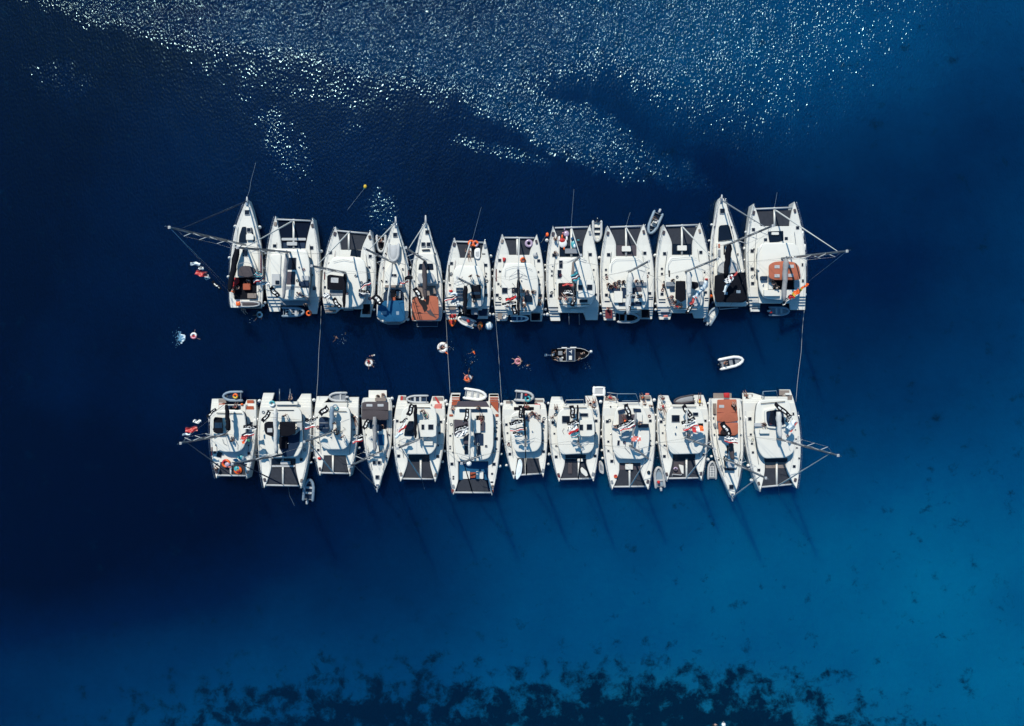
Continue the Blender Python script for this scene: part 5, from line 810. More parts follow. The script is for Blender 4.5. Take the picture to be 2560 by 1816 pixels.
for pts, lab in (([(619, 490, 1.7), (628, 450, .2), (640, 405, -.02)], 'anchor line of the leftmost upper sloop'), ([(868, 526, .03), (890, 498, .03), (912, 470, .1)], 'thin line trailing from the yellow buoy'), ([(1181, 600, 1.7), (1192, 560, .1), (1204, 515, -.02)], 'anchor line of the kayak catamaran'), ([(1428, 570, 1.7), (1431, 525, .1), (1435, 470, -.02)], 'anchor line of the flamingo-float catamaran'),
                 ([(1565, 570, 1.7), (1571, 545, .1), (1576, 530, -.02)], 'anchor line of the crowded-flybridge catamaran'), ([(1352, 608, 1.6), (1364, 590, .3), (1367, 588, .1)], 'short line from the lilac-ring catamaran to the orange buoy'), ([(1937, 520, 1.7), (1939, 505, .1), (1943, 480, -.02)], 'anchor line of the orange-hood catamaran'), ([(718, 1213, 1.7), (724, 1240, .05), (738, 1268, -.02)], 'anchor line of the black-canopy catamaran'), ([(1055, 1198, 1.7), (1058, 1212, .2), (1062, 1225, -.02)], 'anchor line of the red-towel catamaran'), ([(1946, 1212, 1.7), (1947, 1225, .2), (1948, 1240, -.02)], 'anchor line of the sunken-lounge catamaran')):
    rope('p', pts, .014, lab, 't')

# ---- flags
PAT = {'banner': lambda u, v: 'o' if (.2 < u < .66 and .3 < v < .72 and not .40 < u < .46) or (.8 < u < .88 and .4 < v < .65) else 'K',
 'tri': lambda u, v: 'R' if v > .66 else 'o' if v > .42 else 'V', 'redwhite': lambda u, v: 'R' if v > .55 else 'V' if (int(u*7)+int(v*6)) % 4 == 0 else 'o', 'script': lambda u, v: 'L' if abs(v-.46-.12*math.sin(u*23)) < .10 and .12 < u < .88 and int(u*18) % 4 else 'K' if v < .8 else 'o',
 'white': lambda u, v: 'V' if (int(u*7)+int(v*4)) % 3 == 0 else 'o', 'pale': lambda u, v: 'f' if v < .6 else 't', 'crimson': lambda u, v: 'd' if v < .25 else 's' if (int(u*6)+int(v*5)) % 3 == 0 else 'R', 'orange': lambda u, v: 'J' if u > .3 else 'Y', 'teal': lambda u, v: ('U', 'V', 'f', 'd')[int(v*4.99) % 4],
 'salmon': lambda u, v: 's' if (int(u*5)+int(v*3)) % 4 else 'f', 'green': lambda u, v: 'g' if u > .66 else 'o' if u > .33 else 'J', 'black': lambda u, v: 'K', 'flame': lambda u, v: ('R', 'o', 'J')[int(u*2.99)], 'red': lambda u, v: 'R' if (int(u*6)*2+int(v*3)) % 4 else 'K'}
def flags(yk, c, L_, adj, rope_=None):
    e = empty('flag_line', Q(c, L_[0][0], L_[0][1], L_[0][5])); tag(e, '%s flying over the %s' % (adj, NM[yk]), 'flags', 'flag lines flown from the rigging')
    for x, y, w, h, rot, z, pat in L_:
        if yk not in ('T1',): z = min(z, 4.6+(z-4.6)*.35)
        mb = MB(); nu, nv = 18, 9; a = R(rot); ca, sa = math.cos(a), math.sin(a); s = (H-z)/F/CR[c][2]; W_, H_ = w*s*.9, h*s*.88; cen = Q(c, x, y, z); vs = []
        for lay in (0, -.02):
            for j in range(nv+1):
                for i in range(nu+1):
                    u = i/nu-.5; v = j/nv-.5; px = u*W_; py = -v*H_*(1-.25*abs(u))
                    zz = .10*math.sin(u*9+v*3+x)+.06*math.sin(v*8+u*4)+u*.25+v*.2; py += .06*math.sin(u*8+y)
                    vs.append(cen+Vector((px*ca+py*sa, -px*sa+py*ca, zz+lay)))
        n1 = (nu+1)*(nv+1); pf = PAT[pat]
        for j in range(nv):
            for i in range(nu):
                k = pf((i+.5)/nu, (j+.5)/nv); q0 = j*(nu+1)+i; fs = []
                mi = mb.mi(k); mb.f.append([q0, q0+1, q0+nu+2, q0+nu+1]); mb.m.append(mi); mb.sm.append(True); mb.f.append([n1+q0, n1+q0+nu+1, n1+q0+nu+2, n1+q0+1]); mb.m.append(mi); mb.sm.append(True)
        mb.v = vs; mb.build('flag', e, e.location)
    if rope_ is None:
        ps = [Q(c, p[0], p[1], p[5]+.15) for p in sorted(L_, key=lambda q: q[5])]; ps = [ps[0]-Vector((0, 0, .6))]+ps
        if len(ps) > 1: mb = MB(); mb.tube(ps, .016, 'K', 4); mb.build('halyard', e, e.location)
    else: mb = MB(); mb.tube([Q(c, *p) for p in rope_], .03, 'K', 4); mb.build('halyard', e, e.location)
flags('T1', 'a', [(590, 1055, 150, 42, 42, 6.0, 'banner'), (485, 965, 70, 60, 40, 8.0, 'white'), (420, 922, 150, 72, 12, 9.0, 'crimson'), (420, 862, 75, 38, 10, 10.0, 'white'), (352, 812, 125, 46, 5, 11.5, 'pale')], 'string of five pale and red flags', [(722, 1160, 1.8), (600, 1040, 6), (480, 930, 8.4), (400, 850, 10.5), (300, 790, 12)])
flags('T2', 'a', [(1245, 1130, 160, 60, 48, 5.0, 'banner'), (1135, 1030, 130, 46, 10, 6.5, 'white'), (1065, 990, 150, 56, -22, 8.0, 'tri'), (1060, 935, 90, 50, 20, 9.5, 'teal')], 'black banner and striped flags')
flags('T3', 'b', [(278, 1255, 150, 58, 52, 5.0, 'banner'), (165, 1170, 90, 66, 20, 6.5, 'white')], 'black banner with white panel')
flags('T4', 'b', [(740, 1215, 150, 92, 42, 5.0, 'banner'), (590, 1130, 150, 52, 8, 6.5, 'script'), (605, 1045, 140, 44, -25, 8.0, 'tri')], 'wide black banner and tricolour')
flags('T5', 'b', [(1195, 1145, 160, 70, 60, 5.0, 'banner'), (1090, 970, 110, 50, -10, 7.0, 'black'), (1030, 1022, 130, 30, -12, 6.5, 'redwhite')], 'black banner with a dark pennant')
flags('T6', 'c', [(240, 1335, 110, 52, 60, 4.5, 'banner'), (175, 1245, 110, 80, 25, 6.0, 'white'), (125, 1198, 180, 42, -18, 7.0, 'tri'), (145, 1150, 110, 40, 5, 8.0, 'pale')], 'bundle of dark and tricolour flags')
flags('T7', 'c', [(838, 1325, 130, 66, 82, 4.5, 'banner'), (780, 1258, 180, 44, -8, 6.0, 'script'), (800, 1205, 140, 46, -15, 7.0, 'red')], 'bright red flag above a black banner')
flags('T8', 'c', [(1505, 1235, 130, 60, -78, 5.2, 'banner'), (1445, 1120, 120, 66, 5, 6.2, 'script'), (1440, 1045, 130, 36, 2, 7.0, 'crimson'), (1530, 960, 100, 100, -25, 7.6, 'teal')], 'teal striped flag and black banner')
flags('T9', 'd', [(408, 1325, 150, 56, -68, 5.4, 'banner'), (440, 1165, 90, 36, -20, 6.2, 'script')], 'small black banner by the boom end')
flags('T10', 'd', [(1100, 1320, 140, 46, -55, 5.4, 'banner'), (1140, 1225, 110, 40, -58, 6.2, 'crimson'), (1200, 1150, 150, 48, -45, 6.8, 'pale'), (1275, 1060, 120, 60, -65, 7.6, 'pale')], 'slanting pale blue flags')
flags('T11', 'd', [(1520, 1070, 150, 34, -62, 4.6, 'pale'), (1550, 985, 120, 80, -48, 5.6, 'white'), (1600, 940, 110, 24, -40, 6.2, 'crimson')], 'white flag with a pink edge')
flags('T12', 'e', [(1015, 1320, 130, 40, -42, 5.4, 'script'), (1078, 1272, 70, 56, -20, 6.2, 'red'), (1130, 1228, 100, 60, -40, 6.8, 'orange'), (1215, 1165, 130, 26, -42, 7.6, 'orange')], 'orange pennant and red flag')
flags('B1', 'f', [(470, 440, 170, 44, -38, 5.0, 'banner'), (300, 545, 120, 50, 0, 8.0, 'white'), (232, 640, 165, 76, -8, 10.0, 'crimson'), (170, 700, 110, 26, 0, 11.0, 'pale')], 'flag string with a crimson one, left,', [(620, 345, 4.5), (470, 460, 5.2), (350, 580, 8.2), (240, 690, 10.2), (110, 790, 13)])
flags('B1', 'f', [(930, 612, 180, 60, 2, 5.0, 'script'), (905, 700, 170, 56, -12, 6.0, 'tri'), (860, 745, 90, 60, 10, 6.6, 'crimson'), (880, 780, 110, 40, -20, 7.2, 'green')], 'cluster of dark, red and green flags')
flags('B2', 'f', [(1125, 488, 170, 62, -52, 5.4, 'banner'), (1640, 540, 110, 56, -5, 7.2, 'script'), (1650, 610, 150, 36, -14, 8.0, 'redwhite')], 'pale banner with two flags at the right')
flags('B3', 'g', [(190, 418, 150, 84, -40, 5.2, 'banner'), (70, 520, 120, 34, -15, 7.0, 'script')], 'black banner over its left stern,')
flags('B4', 'g', [(695, 578, 150, 66, -55, 4.8, 'banner'), (600, 715, 130, 40, -10, 6.6, 'script'), (590, 775, 140, 40, -15, 7.2, 'redwhite')], 'black banner and red-edged flag')
flags('B5', 'g', [(1225, 408, 160, 76, -68, 5.4, 'banner'), (1145, 540, 120, 40, -30, 6.6, 'script'), (1120, 625, 150, 56, -42, 7.2, 'redwhite'), (1085, 705, 120, 44, -35, 8.0, 'pale')], 'black banner, red and pale blue flags')
flags('B6', 'h', [(368, 470, 180, 62, -80, 5.6, 'banner'), (300, 625, 190, 66, -22, 6.6, 'script'), (310, 690, 170, 60, -28, 7.4, 'white')], 'black and white script flags')
flags('B7', 'h', [(1012, 430, 170, 56, 88, 5.2, 'banner'), (955, 560, 180, 66, -15, 6.2, 'script'), (965, 640, 180, 40, -8, 7.0, 'tri'), (975, 695, 130, 46, 5, 7.8, 'script')], 'stack of dark, blue and red flags')
flags('B8', 'h', [(1630, 430, 170, 74, 82, 5.2, 'banner'), (1635, 565, 150, 66, -20, 6.2, 'script'), (1635, 650, 150, 70, -28, 7.0, 'redwhite'), (1665, 715, 120, 50, -22, 7.8, 'teal')], 'black banner over teal and red flags')
flags('B9', 'i', [(620, 415, 180, 70, 72, 5.6, 'banner'), (590, 570, 240, 60, -28, 6.6, 'script'), (615, 620, 210, 34, -20, 7.2, 'redwhite'), (718, 752, 120, 78, -5, 8.0, 'salmon')], 'black banner, long red flag and salmon flag')
flags('B10', 'i', [(1325, 420, 180, 70, 55, 5.4, 'banner'), (1345, 545, 190, 66, -22, 6.4, 'script'), (1365, 610, 200, 40, -25, 7.0, 'redwhite'), (1455, 635, 140, 80, -10, 7.8, 'flame')], 'black banner with a flame coloured flag')
flags('B11', 'j', [(455, 635, 200, 92, 58, 4.6, 'banner'), (510, 745, 160, 44, 8, 5.8, 'white'), (515, 785, 180, 34, 8, 6.4, 'redwhite')], 'large black banner and red-white flag')
flags('B12', 'j', [(1135, 415, 280, 66, 42, 5.4, 'banner'), (1205, 510, 110, 60, -60, 6.6, 'script'), (1245, 590, 140, 80, -52, 7.6, 'pale'), (1262, 610, 160, 22, -58, 7.6, 'crimson')], 'long black banner and pale flag with crimson edge')

# ---- people
def skin_mesh(name, J, E_, subdiv=1):
    me = bpy.data.meshes.new(name); me.from_pydata([j[:3] for j in J], E_, []); o = bpy.data.objects.new(name, me); C.objects.link(o)
    md = o.modifiers.new('s', 'SKIN'); md.use_smooth_shade = True; o.modifiers.new('u', 'SUBSURF').levels = subdiv
    for i, j in enumerate(J): me.skin_vertices[0].data[i].radius = (j[3], j[3]); me.skin_vertices[0].data[i].use_root = i == 0
    dg = bpy.context.evaluated_depsgraph_get(); dg.update(); r = bpy.data.meshes.new_from_object(o.evaluated_get(dg)); bpy.data.objects.remove(o); r.name = name
    for p in r.polygons: p.use_smooth = True
    return r
def figure(name, pel, che, head, sh, el, ha, kn, an, to, face):
    """one skinned body; limbs given for left, mirrored unless a pair of points is given"""
    J = [(*pel, .125)]; E_ = []
    def add(p, r, par): J.append((*p, r)); E_.append((par, len(J)-1)); return len(J)-1
    V = Vector; P_, C_, H_ = V(pel), V(che), V(head); w = add(P_.lerp(C_, .5), .115, 0); ch = add(che, .135, w); nk = add(C_.lerp(H_, .5), .055, ch); hd = add(head, .095, nk); add(H_+(H_-C_).normalized()*.09, .075, hd); add(H_+V(face)*.09, .03, hd)
    for s in (0, 1):
        S, L_, A_, K_, N_, T_ = [V(x[s]) if isinstance(x[0], tuple) else V((x[0]*(1-2*s), x[1], x[2])) for x in (sh, el, ha, kn, an, to)]
        a = add(S, .06, ch); a = add(L_, .042, a); a = add(A_, .028, a); d = (A_-L_).normalized(); pm = add(A_+d*.07, .032, a)
        side = d.cross(V((0, 0, 1))); side = side.normalized() if side.length > .1 else V((1, 0, 0)); 
        for i in range(4): add(A_+d*(.15+.012*(1.5-abs(i-1.5)))+side*.02*(i-1.5)+V((0, 0, -.015)), .009, pm)
        add(A_+d*.07+side*.055*(1 if s else -1), .010, a)
        h = add(P_+V(((.1 if K_.x > P_.x else -.1), 0, -.03)), .095, 0); k = add(K_, .062, h); n = add(N_, .038, k); add(T_, .03, n)
    me = skin_mesh(name, J, E_)
    T = []
    for nm_, a, b2, r in (('shirt', P_.lerp(C_, .35), C_+(C_-P_)*.12, .165), ('swim_trunks', P_+(P_-C_)*.12, P_.lerp(C_, .3), .16)):
        mb = MB(); d = (b2-a); mb.tube([a, a.lerp(b2, .3), a.lerp(b2, .8), b2], [r*.9, r, r*.95, r*.7], 'R', 10, .8); T.append((nm_, mb))
    hm = MB(); hm.ball(H_+(H_-C_).normalized()*.045-V(face)*.03, .118, 'I', 10, 6); T.append(('hair', hm))
    return me, T
POSE = {'stand': figure('body_stand', (0, 0, .93), (0, 0, 1.30), (0, .02, 1.62), (.19, 0, 1.42), (.27, -.02, 1.15), (.25, .12, .92), (.12, .03, .5), (.12, -.02, .09), (.13, .17, .05), (0, 1, 0)),
 'sit': figure('body_sit', (0, 0, .12), (0, -.06, .48), (0, 0, .80), (.19, -.05, .60), (.28, .1, .38), (.16, .32, .3), (.16, .45, .2), (.16, .55, -.2), (.16, .72, -.24), (0, 1, 0)),
 'lounge': figure('body_lounge', (0, 0, .12), (0, -.36, .22), (0, -.66, .34), (.19, -.45, .24), (.33, -.22, .14), (.30, .02, .14), (.15, .42, .28), (.15, .80, .10), (.16, .86, .2), (0, .3, 1)),
 'lie': figure('body_lie', (0, 0, .12), (0, .38, .13), (0, .72, .13), (.19, .48, .13), (((.36, .30, .12)), ((-.42, .42, .12))), (((.34, .06, .12)), ((-.36, .70, .14))), (.12, -.44, .14), (.15, -.86, .1), (.16, -1.02, .12), (0, 0, -1)),
 'swim': figure('body_swim', (0, 0, -.06), (0, .36, -.02), (0, .66, .06), (.18, .46, 0), (((.45, .60, 0)), ((-.42, .34, .02))), (((.58, .88, .02)), ((-.72, .46, .03))), (.15, -.40, -.08), (((.30, -.78, -.05)), ((-.16, -.84, -.06))), (((.36, -.92, -.02)), ((-.18, -1.0, -.04))), (0, 0, -1)),
 'float': figure('body_float', (0, 0, .02), (0, -.30, .14), (0, -.56, .28), (.19, -.40, .16), (.45, -.30, .16), (.62, -.08, .14), (.18, .40, .14), (.36, .78, .10), (.40, .92, .12), (0, .3, 1))}
SKM = ['D', 'E', 'Z']; cnt = [0]
def person(c, x, y, z, pose, ang, label, top='R', bottom=None, hair='I', skin=None, sc=1.0):
    me, T = POSE[pose]; cnt[0] += 1; o = bpy.data.objects.new('person', me.copy()); C.objects.link(o); o.data.materials.clear(); o.data.materials.append(M[skin or SKM[cnt[0] % 3]])
    o.location = Q(c, x, y, z); o.rotation_euler = (0, 0, R(ang)); o.scale = (sc,)*3; tag(o, label, 'person')
    for nm_, mb in T:
        k = top if nm_ == 'shirt' else bottom or top if nm_ == 'swim_trunks' else hair
        if k is None: continue
        mb2 = MB(); mb2.v = list(mb.v); mb2.f = mb.f; mb2.m = mb.m; mb2.sm = mb.sm; mb2.mats = [k]; ob = mb2.build(nm_, o)
    return o
PP = [('a', 812, 1010, 1.5, 'sit', -60, 'person in a bright red top seated at the cockpit of the leftmost upper sloop', 'R', 'R'),
 ('a', 848, 1095, 1.45, 'sit', 30, 'person in black with an orange strap, left of the cockpit table', 'K', 'J'), ('a', 962, 1002, 1.45, 'sit', 180, 'person in a white shirt under the spray hood edge of the leftmost upper sloop', 'W', 'V'),
 ('a', 1075, 1388, -.1, 'float', 120, 'person floating in the white and grey ring behind the leftmost upper sloop', None, 'K'), ('a', 905, 1328, .5, 'sit', 200, 'person sitting on the bathing step of the leftmost upper sloop', None, 'V'), ('a', 785, 1080, 1.5, 'sit', -30, 'person in dark red behind the seated one in bright red', 'd', 'd'),
 ('a', 1560, 1170, 3.5, 'lie', 60, 'person lying on the white sunbed of the open-net catamaran', 'V', 'V'), ('a', 1622, 1278, 1.7, 'stand', 200, 'person in black by the stern gate of the open-net catamaran', 'K', 'K'),
 ('b', 200, 1160, 3.1, 'sit', 160, 'person in white on the helm seat of the black-bimini catamaran', 'W', 'V'), ('b', 165, 1200, 1.7, 'stand', 20, 'person in black on the left side deck of the black-bimini catamaran', 'K', 'V'), ('b', 775, 562, .4, 'sit', 0, 'person in red and black seated in the dinghy between bows', 'R', 'K'),
 ('b', 965, 1185, 1.42, 'sit', 0, 'person at the wheel of the blue-bimini sloop', 'L', 'V'),
 ('c', 350, 962, 3.1, 'stand', 30, 'person standing on the roof of the kayak catamaran, left of two', 'G', 'V'), ('c', 432, 962, 3.1, 'stand', -20, 'person standing on the roof of the kayak catamaran, right of two', 'K', 'K'), ('c', 325, 705, 1.7, 'lie', 10, 'person in dark shorts lying beside the bowsprit of the kayak catamaran', None, 'V'),
 ('c', 122, 1395, 1.3, 'sit', 190, 'person in a red vest, left of two by the orange kayak', 'R', 'K'), ('c', 162, 1398, 1.3, 'sit', 170, 'person in a red vest, right of two by the orange kayak', 'R', 'V'), ('c', 447, 1510, .35, 'sit', 190, 'person in orange sitting in the orange and yellow kayak', 'J', 'R'), ('c', 390, 1245, 3.1, 'sit', 0, 'person in white by the helm bimini of the kayak catamaran', 'W', 'G'),
 ('c', 945, 1120, 3.1, 'sit', 90, 'person in black, leftmost on the flybridge of the lilac-ring catamaran', 'K', 'K'), ('c', 985, 1125, 3.1, 'sit', 180, 'person in white, middle of three on the flybridge of the lilac-ring catamaran', 'W', 'R'), ('c', 1040, 1132, 3.1, 'sit', -90, 'person in red, rightmost on the flybridge of the lilac-ring catamaran', 'R', 'K'),
 ('c', 838, 1130, 3.1, 'stand', 120, 'person in blue standing left of the boom on the lilac-ring catamaran', 'B', 'V'), ('c', 940, 1235, 3.1, 'lounge', 20, 'person in white stretched on the aft roof of the lilac-ring catamaran', 'W', 'd'), ('c', 952, 1295, 3.1, 'sit', 40, 'person in maroon on the aft roof of the lilac-ring catamaran', 'd', 'o'), ('c', 1128, 1210, 1.65, 'stand', 0, 'person in maroon on the right side deck of the lilac-ring catamaran', 'd', 'K'),
 ('c', 1122, 1275, 1.65, 'sit', 0, 'person in red by the right stern of the lilac-ring catamaran', 'R', 'd'), ('c', 772, 1285, 3.1, 'sit', 60, 'person in a white cap left of the banner on the lilac-ring catamaran', 'W', 'R', 'o'), ('c', 1292, 690, 1.75, 'sit', -120, 'person in black on the left foredeck of the flamingo-float catamaran', 'K', 'V'), ('c', 1300, 545, 1.85, 'sit', 0, 'person in black by the left bow hatch of the flamingo-float catamaran', 'K', 'K'),
 ('c', 1352, 1215, 3.1, 'sit', 0, 'person in red, left of two on the rear seat of the flamingo-float catamaran', 'd', 'K'), ('c', 1412, 1190, 3.1, 'lounge', 30, 'person in brown, right of two on the rear seat of the flamingo-float catamaran', 's', 'V'),
 ('d', 182, 1045, 3.1, 'sit', 180, 'person in crimson, leftmost on the crowded flybridge', 'd', 'K'), ('d', 214, 1065, 3.1, 'sit', 170, 'person in red, second from left on the crowded flybridge', 'R', 'd'), ('d', 250, 1032, 3.1, 'sit', 190, 'person in grey, third from left on the crowded flybridge', 'G', 'K'), ('d', 298, 1012, 3.1, 'sit', 180, 'person in white, fourth from left on the crowded flybridge', 'W', 'V'),
 ('d', 352, 1014, 3.1, 'sit', 175, 'person in black, last one left of the mast on the crowded flybridge', 'K', 'K'), ('d', 497, 1008, 3.1, 'sit', 180, 'person in orange red, first right of the mast on the crowded flybridge', 'J', 'R'), ('d', 552, 1014, 3.1, 'sit', 185, 'person in maroon, rightmost on the crowded flybridge', 'd', 'V'), ('d', 245, 1078, 3.1, 'lounge', 90, 'person in maroon lounging in front of the crowded flybridge bench', 'd', 'K'),
 ('d', 180, 1322, 1.3, 'sit', 0, 'person in red on the left stern step of the crowded-flybridge catamaran', 'R', 'R'), ('d', 192, 1382, .6, 'sit', 20, 'person in maroon lower on the left stern of the crowded-flybridge catamaran', 'd', 'K'), ('d', 545, 1180, 3.5, 'sit', 90, 'person in blue at the helm of the crowded-flybridge catamaran', 'B', 'V'),
 ('d', 805, 1050, 1.65, 'sit', 180, 'person in maroon on the left side deck of the white-mainsail catamaran', 'd', 'K'), ('d', 898, 1188, 3.1, 'sit', 120, 'person in pink and black left of the dark square bimini', 'k', 'K'), ('d', 932, 1245, 3.1, 'sit', 90, 'person in black below the one in pink on the white-mainsail catamaran', 'K', 'd'), ('d', 942, 1288, 3.1, 'lounge', 70, 'person in red stretched on the aft roof of the white-mainsail catamaran', 'R', 'R'), ('d', 993, 1298, 3.1, 'sit', 0, 'person in orange on the aft roof of the white-mainsail catamaran', 'J', 'J'),
 ('d', 905, 1000, 3.1, 'sit', 180, 'person in grey on the forward bench of the white-mainsail catamaran', 'G', 'K'), ('e', 905, 1175, 3.2, 'sit', 30, 'person in black and white under the orange hood', 'W', 'K'), ('e', 870, 1135, 3.5, 'sit', 20, 'person in blue beside the helm of the orange-hood catamaran', 'B', 'V'),
 ('f', 728, 770, 3.1, 'sit', 0, 'person in black with dark hair on the roof of the leftmost lower catamaran', 'K', 'K'), ('f', 1372, 470, 3.55, 'stand', 40, 'person standing on the white awning of the black-canopy catamaran', 'd', 'K'), ('f', 1462, 640, 3.5, 'sit', -60, 'person in white at the helm of the black-canopy catamaran', 'W', 'G'), ('f', 548, 1110, 1.85, 'sit', 60, 'person in black by the left bow of the leftmost lower catamaran', 'K', 'K'),
 ('f', 1430, 275, 1.9, 'sit', 20, 'person in maroon on the stern beam of the black-canopy catamaran', 'd', 'o'), ('f', 765, 378, 1.7, 'sit', 0, 'person in red in the aft cockpit of the leftmost lower catamaran', 'R', 'K'),
 ('g', 325, 478, 3.1, 'stand', 10, 'topmost of five people in a column on the blue-bimini catamaran roof', 'd', 'K'), ('g', 335, 558, 3.1, 'stand', -30, 'second from top of five people on the blue-bimini catamaran roof', 'K', 'V'), ('g', 348, 640, 3.1, 'stand', 60, 'middle of five people on the blue-bimini catamaran roof', 'V', 'K'), ('g', 355, 692, 3.1, 'sit', 0, 'fourth from top of five people on the blue-bimini catamaran roof', 'K', 'K'), ('g', 430, 720, 3.1, 'stand', 40, 'rightmost of five people on the blue-bimini catamaran roof', 'V', 'V'),
 ('g', 560, 525, 1.7, 'lie', 20, 'person in black lying on the right side deck of the lower blue-bimini catamaran', 'K', 'K'), ('g', 838, 238, .52, 'sit', 200, 'person in black, left of two on the white stern platform', 'K', 'K'), ('g', 905, 218, .52, 'sit', 160, 'person in red, right of two on the white stern platform', 'd', 'R'), ('g', 890, 590, 1.5, 'sit', 180, 'person in red at the cockpit of the taupe-canopy sloop', 'R', 'V'),
 ('g', 1370, 415, 3.1, 'stand', 30, 'person in maroon, left of two on the aft roof of the red-towel catamaran', 'd', 'K'), ('g', 1400, 450, 3.1, 'lounge', 30, 'person in green and maroon stretched on the aft roof of the red-towel catamaran', 'g', 'd'),
 ('h', 538, 510, 3.2, 'lounge', 0, 'person with dark hair stretched on the flybridge of the longest catamaran', 'd', 'K'), ('h', 520, 378, 3.0, 'sit', 90, 'person in grey on the aft awning of the longest catamaran', 'G', 'V'), ('h', 200, 400, 1.7, 'sit', 0, 'person in red on the left aft deck of the longest catamaran', 'R', 'W'),
 ('h', 1092, 490, 3.1, 'lounge', -50, 'person in blue stretched beside the boom of the paddleboard catamaran', 'B', 'V'), ('h', 1155, 440, 3.1, 'sit', 120, 'person in pink on the aft roof of the paddleboard catamaran', 's', 'k'), ('h', 1192, 478, 3.1, 'lie', 40, 'person in maroon lying on the aft roof of the paddleboard catamaran', 'd', 'K'), ('h', 1105, 372, 1.75, 'sit', 90, 'person in orange in the cockpit of the paddleboard catamaran', 'J', 'k'), ('h', 1068, 378, 1.75, 'sit', 0, 'person in pink in the cockpit of the paddleboard catamaran', 'k', 'R'), ('h', 1230, 470, 3.1, 'sit', 180, 'person in white at the right roof edge of the paddleboard catamaran', 'W', 'G'),
 ('h', 1385, 490, 1.7, 'stand', 30, 'person in grey on the left side deck of the bare-arch catamaran', 'G', 'o'), ('h', 1432, 395, 1.7, 'sit', 0, 'person in black at the left roof corner of the bare-arch catamaran', 'K', 'L'),
 ('i', 160, 312, 1.2, 'lounge', 30, 'person in black, left of three on the right stern of the bare-arch catamaran', 'K', 'o'), ('i', 215, 316, 1.2, 'sit', 0, 'person in orange red, right of three on the right stern of the bare-arch catamaran', 'J', 'd'), ('i', 202, 372, 1.6, 'stand', 0, 'person in dark blue, lowest of three on the right stern of the bare-arch catamaran', 'V', 'K'),
 ('i', 422, 265, .65, 'lie', 70, 'person in red lying on the left stern step of the salmon-flag catamaran', 'R', 'R'), ('i', 403, 362, .65, 'sit', 0, 'person in maroon on the left stern step of the salmon-flag catamaran', 'd', 'K'), ('i', 795, 262, .65, 'sit', 20, 'person in orange red on the right stern step of the salmon-flag catamaran', 'J', 'R'), ('i', 812, 335, .65, 'sit', 0, 'person in maroon on the right stern step of the salmon-flag catamaran', 'd', 'd'), ('i', 880, 355, 1.2, 'stand', 0, 'person in black at the right stern corner of the salmon-flag catamaran', 'K', 'K'),
 ('i', 578, 520, 3.2, 'lounge', 20, 'person in orange red stretched in the flybridge well of the salmon-flag catamaran', 'J', 'd'), ('i', 742, 562, 3.5, 'sit', -90, 'person in maroon on the sunbed of the salmon-flag catamaran', 'd', 'd'), ('i', 492, 605, 3.5, 'sit', 90, 'person in a white cap at the left of the salmon-flag catamaran flybridge', 'V', 'o', 'o'),
 ('i', 1035, 272, 1.0, 'sit', 40, 'person in maroon on the left stern of the covered-dinghy catamaran', 'd', 'd'), ('i', 1045, 385, 1.7, 'lie', 20, 'person in red lying on the left aft deck of the covered-dinghy catamaran', 'R', 'd'), ('i', 990, 400, 1.65, 'stand', 0, 'person in brown at the left edge of the covered-dinghy catamaran', 'd', 'K'), ('i', 1475, 285, 1.0, 'lie', 180, 'person in yellow and red lying on the right stern of the covered-dinghy catamaran', 'Y', 'R'), ('i', 1330, 700, 3.3, 'lounge', 200, 'person with bare skin by the mast foot of the covered-dinghy catamaran', None, 's'),
 ('j', 690, 240, .6, 'lounge', 20, 'person in black on the left stern step of the sunken-lounge catamaran', 'K', 'd'), ('j', 905, 580, 3.15, 'sit', 90, 'person in black at the helm of the sunken-lounge catamaran', 'K', 'V'), ('j', 545, 355, 3.1, 'sit', 0, 'person in dark blue behind the window of the terracotta canopy', 'V', 'V'),
 ('w', 445, 222, -.02, 'swim', -80, 'person in red kicking up foam with a white ring, far left in the channel', 'R', 'R'), ('v', 220, 390, -.05, 'swim', 60, 'person swimming with pale shoulders out, left of two near the blue-bimini sloop', None, 'V'), ('v', 345, 370, -.08, 'swim', -10, 'person swimming with an arm raised, right of two near the blue-bimini sloop', None, 'K'),
 ('v', 845, 870, .12, 'float', 200, 'person in red sprawled on the round white float', 'R', 'd'), ('v', 850, 742, -.06, 'swim', -80, 'person swimming just above the round white float', None, 's', 'o', 'Z'), ('u', 350, 530, .2, 'float', -60, 'person in black sprawled on the large white float', 'K', 'd'), ('u', 470, 500, -.06, 'swim', 120, 'person in dark swimwear beside the large white float', None, 'K'),
 ('u', 968, 650, -.05, 'swim', 30, 'person in an orange vest swimming in mid channel', 'J', 'J'), ('u', 950, 735, -.08, 'swim', 160, 'person with splashing arms below the swimmer in the orange vest', None, 'V'), ('u', 842, 1110, .1, 'float', 20, 'person in orange sitting in the orange and white ring', 'J', 'R'), ('u', 835, 1020, -.06, 'swim', -20, 'person swimming just above the orange and white ring', None, 'K'),
 ('u', 1795, 790, .05, 'float', 90, 'person in maroon floating in the pink ring', 'd', 'd'), ('u', 1925, 890, -.06, 'swim', -70, 'person swimming right of the pink ring', None, 'V'),
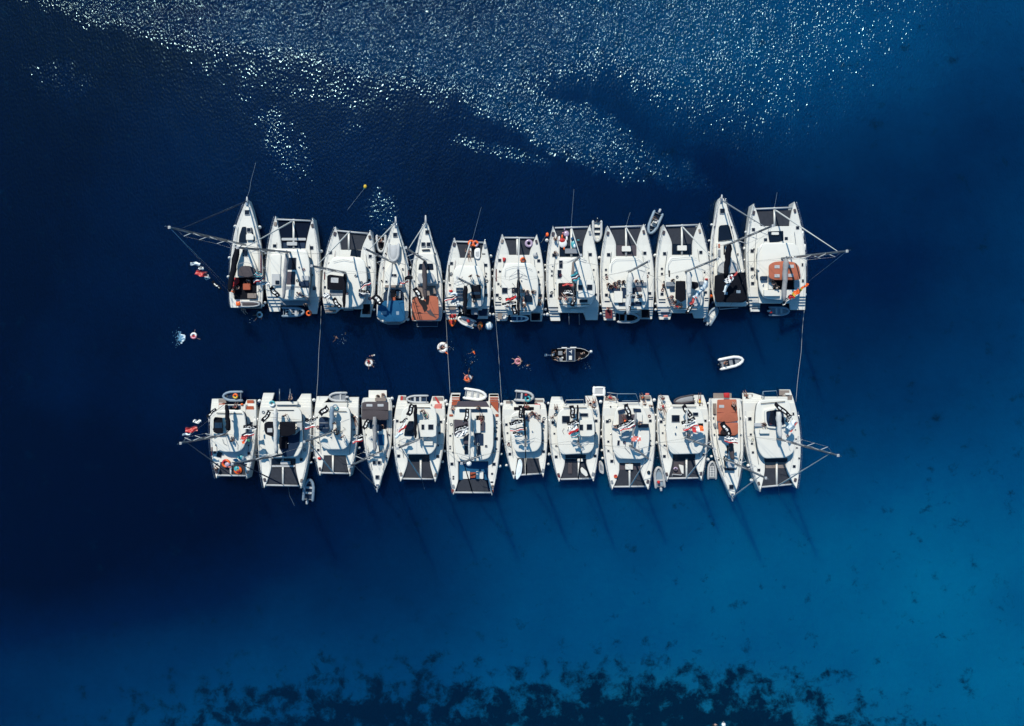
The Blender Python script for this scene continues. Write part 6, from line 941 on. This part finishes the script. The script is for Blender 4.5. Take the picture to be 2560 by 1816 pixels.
 ('t', 640, 590, .3, 'stand', 30, 'person in light blue at the stern of the dark motor boat', 't', 'V'), ('t', 1040, 580, .3, 'stand', 60, 'person in white left of the navy T-top', 'W', 'L'), ('t', 1650, 640, .45, 'stand', 20, 'person in white bending in the bow of the dark motor boat', 'W', 'G', 'I', 'Z'), ('t', 1530, 830, .3, 'stand', 60, 'person in beige on the lower side of the dark motor boat', 'C', 'd'), ('t', 780, 820, .6, 'sit', 90, 'person in pale blue seated aft in the dark motor boat', 't', 'G'),
 ('s', 632, 392, .35, 'sit', -80, 'person in an orange vest driving the white dinghy', 'J', 'V'), ('d', 690, 305, .5, 'sit', -110, 'person in silver grey at the console of the loose grey tender', 'L', 'K'), ('p', 1795, 1812, -.05, 'swim', 90, 'person swimming at the bottom edge of the photo', None, 'K')]
for a in PP:
    c, x, y, z, pose, ang, lab, top, bot = a[:9]; hair = a[9] if len(a) > 9 else 'I'; sk = a[10] if len(a) > 10 else None
    person(c, x, y, z, pose, ang, lab, top, bot, hair, sk)
# ---- foam kicked up by the swimmer
mb = MB(); rf = random.Random(5)
for i in range(190):
    t = abs(rf.gauss(0, 1)); x = 335-abs(rf.gauss(0, 62)); y = 245+rf.gauss(0, 34)*(.5+.01*(335-x)); r = .03+.13*max(0, 1-abs(x-315)/80)*rf.random()+.02*rf.random()
    mb.ball(Q('w', x, y, .01), r, 'f' if abs(x-325) < 34 and i % 2 else 'w', 6, 4, (1.4, 1, .35))
o = mb.build('foam', None); tag(o, 'white foam behind the kicking swimmer', None, None, 'stuff')
mb = MB()
for cx_, cy_, n_, sp_, c in ((320, 440, 14, 60, 'v'), (930, 870, 8, 30, 'v'), (900, 760, 16, 70, 'u'), (500, 520, 12, 50, 'u'), (1920, 900, 12, 45, 'u'), (1780, 1010, 10, 130, 't'), (990, 1430, 6, 25, 'a')):
    for i in range(n_): mb.ball(Q(c, cx_+rf.gauss(0, sp_), cy_+rf.gauss(0, sp_), .01), (.018+.03*rf.random()), 't', 5, 4, (1.3, 1, .4))
o = mb.build('spray', None); tag(o, 'small flecks of splashed water around the swimmers', None, None, 'stuff')
for o in C.objects:
    if 'label' in o and len(o['label'].split()) > 16 and o.parent is None: print('LONG', len(o['label'].split()), o['label'])
seen = {}
for o in C.objects:
    if o.parent is None and 'label' in o:
        if o['label'] in seen: print('DUP', o['label'])
        seen[o['label']] = 1
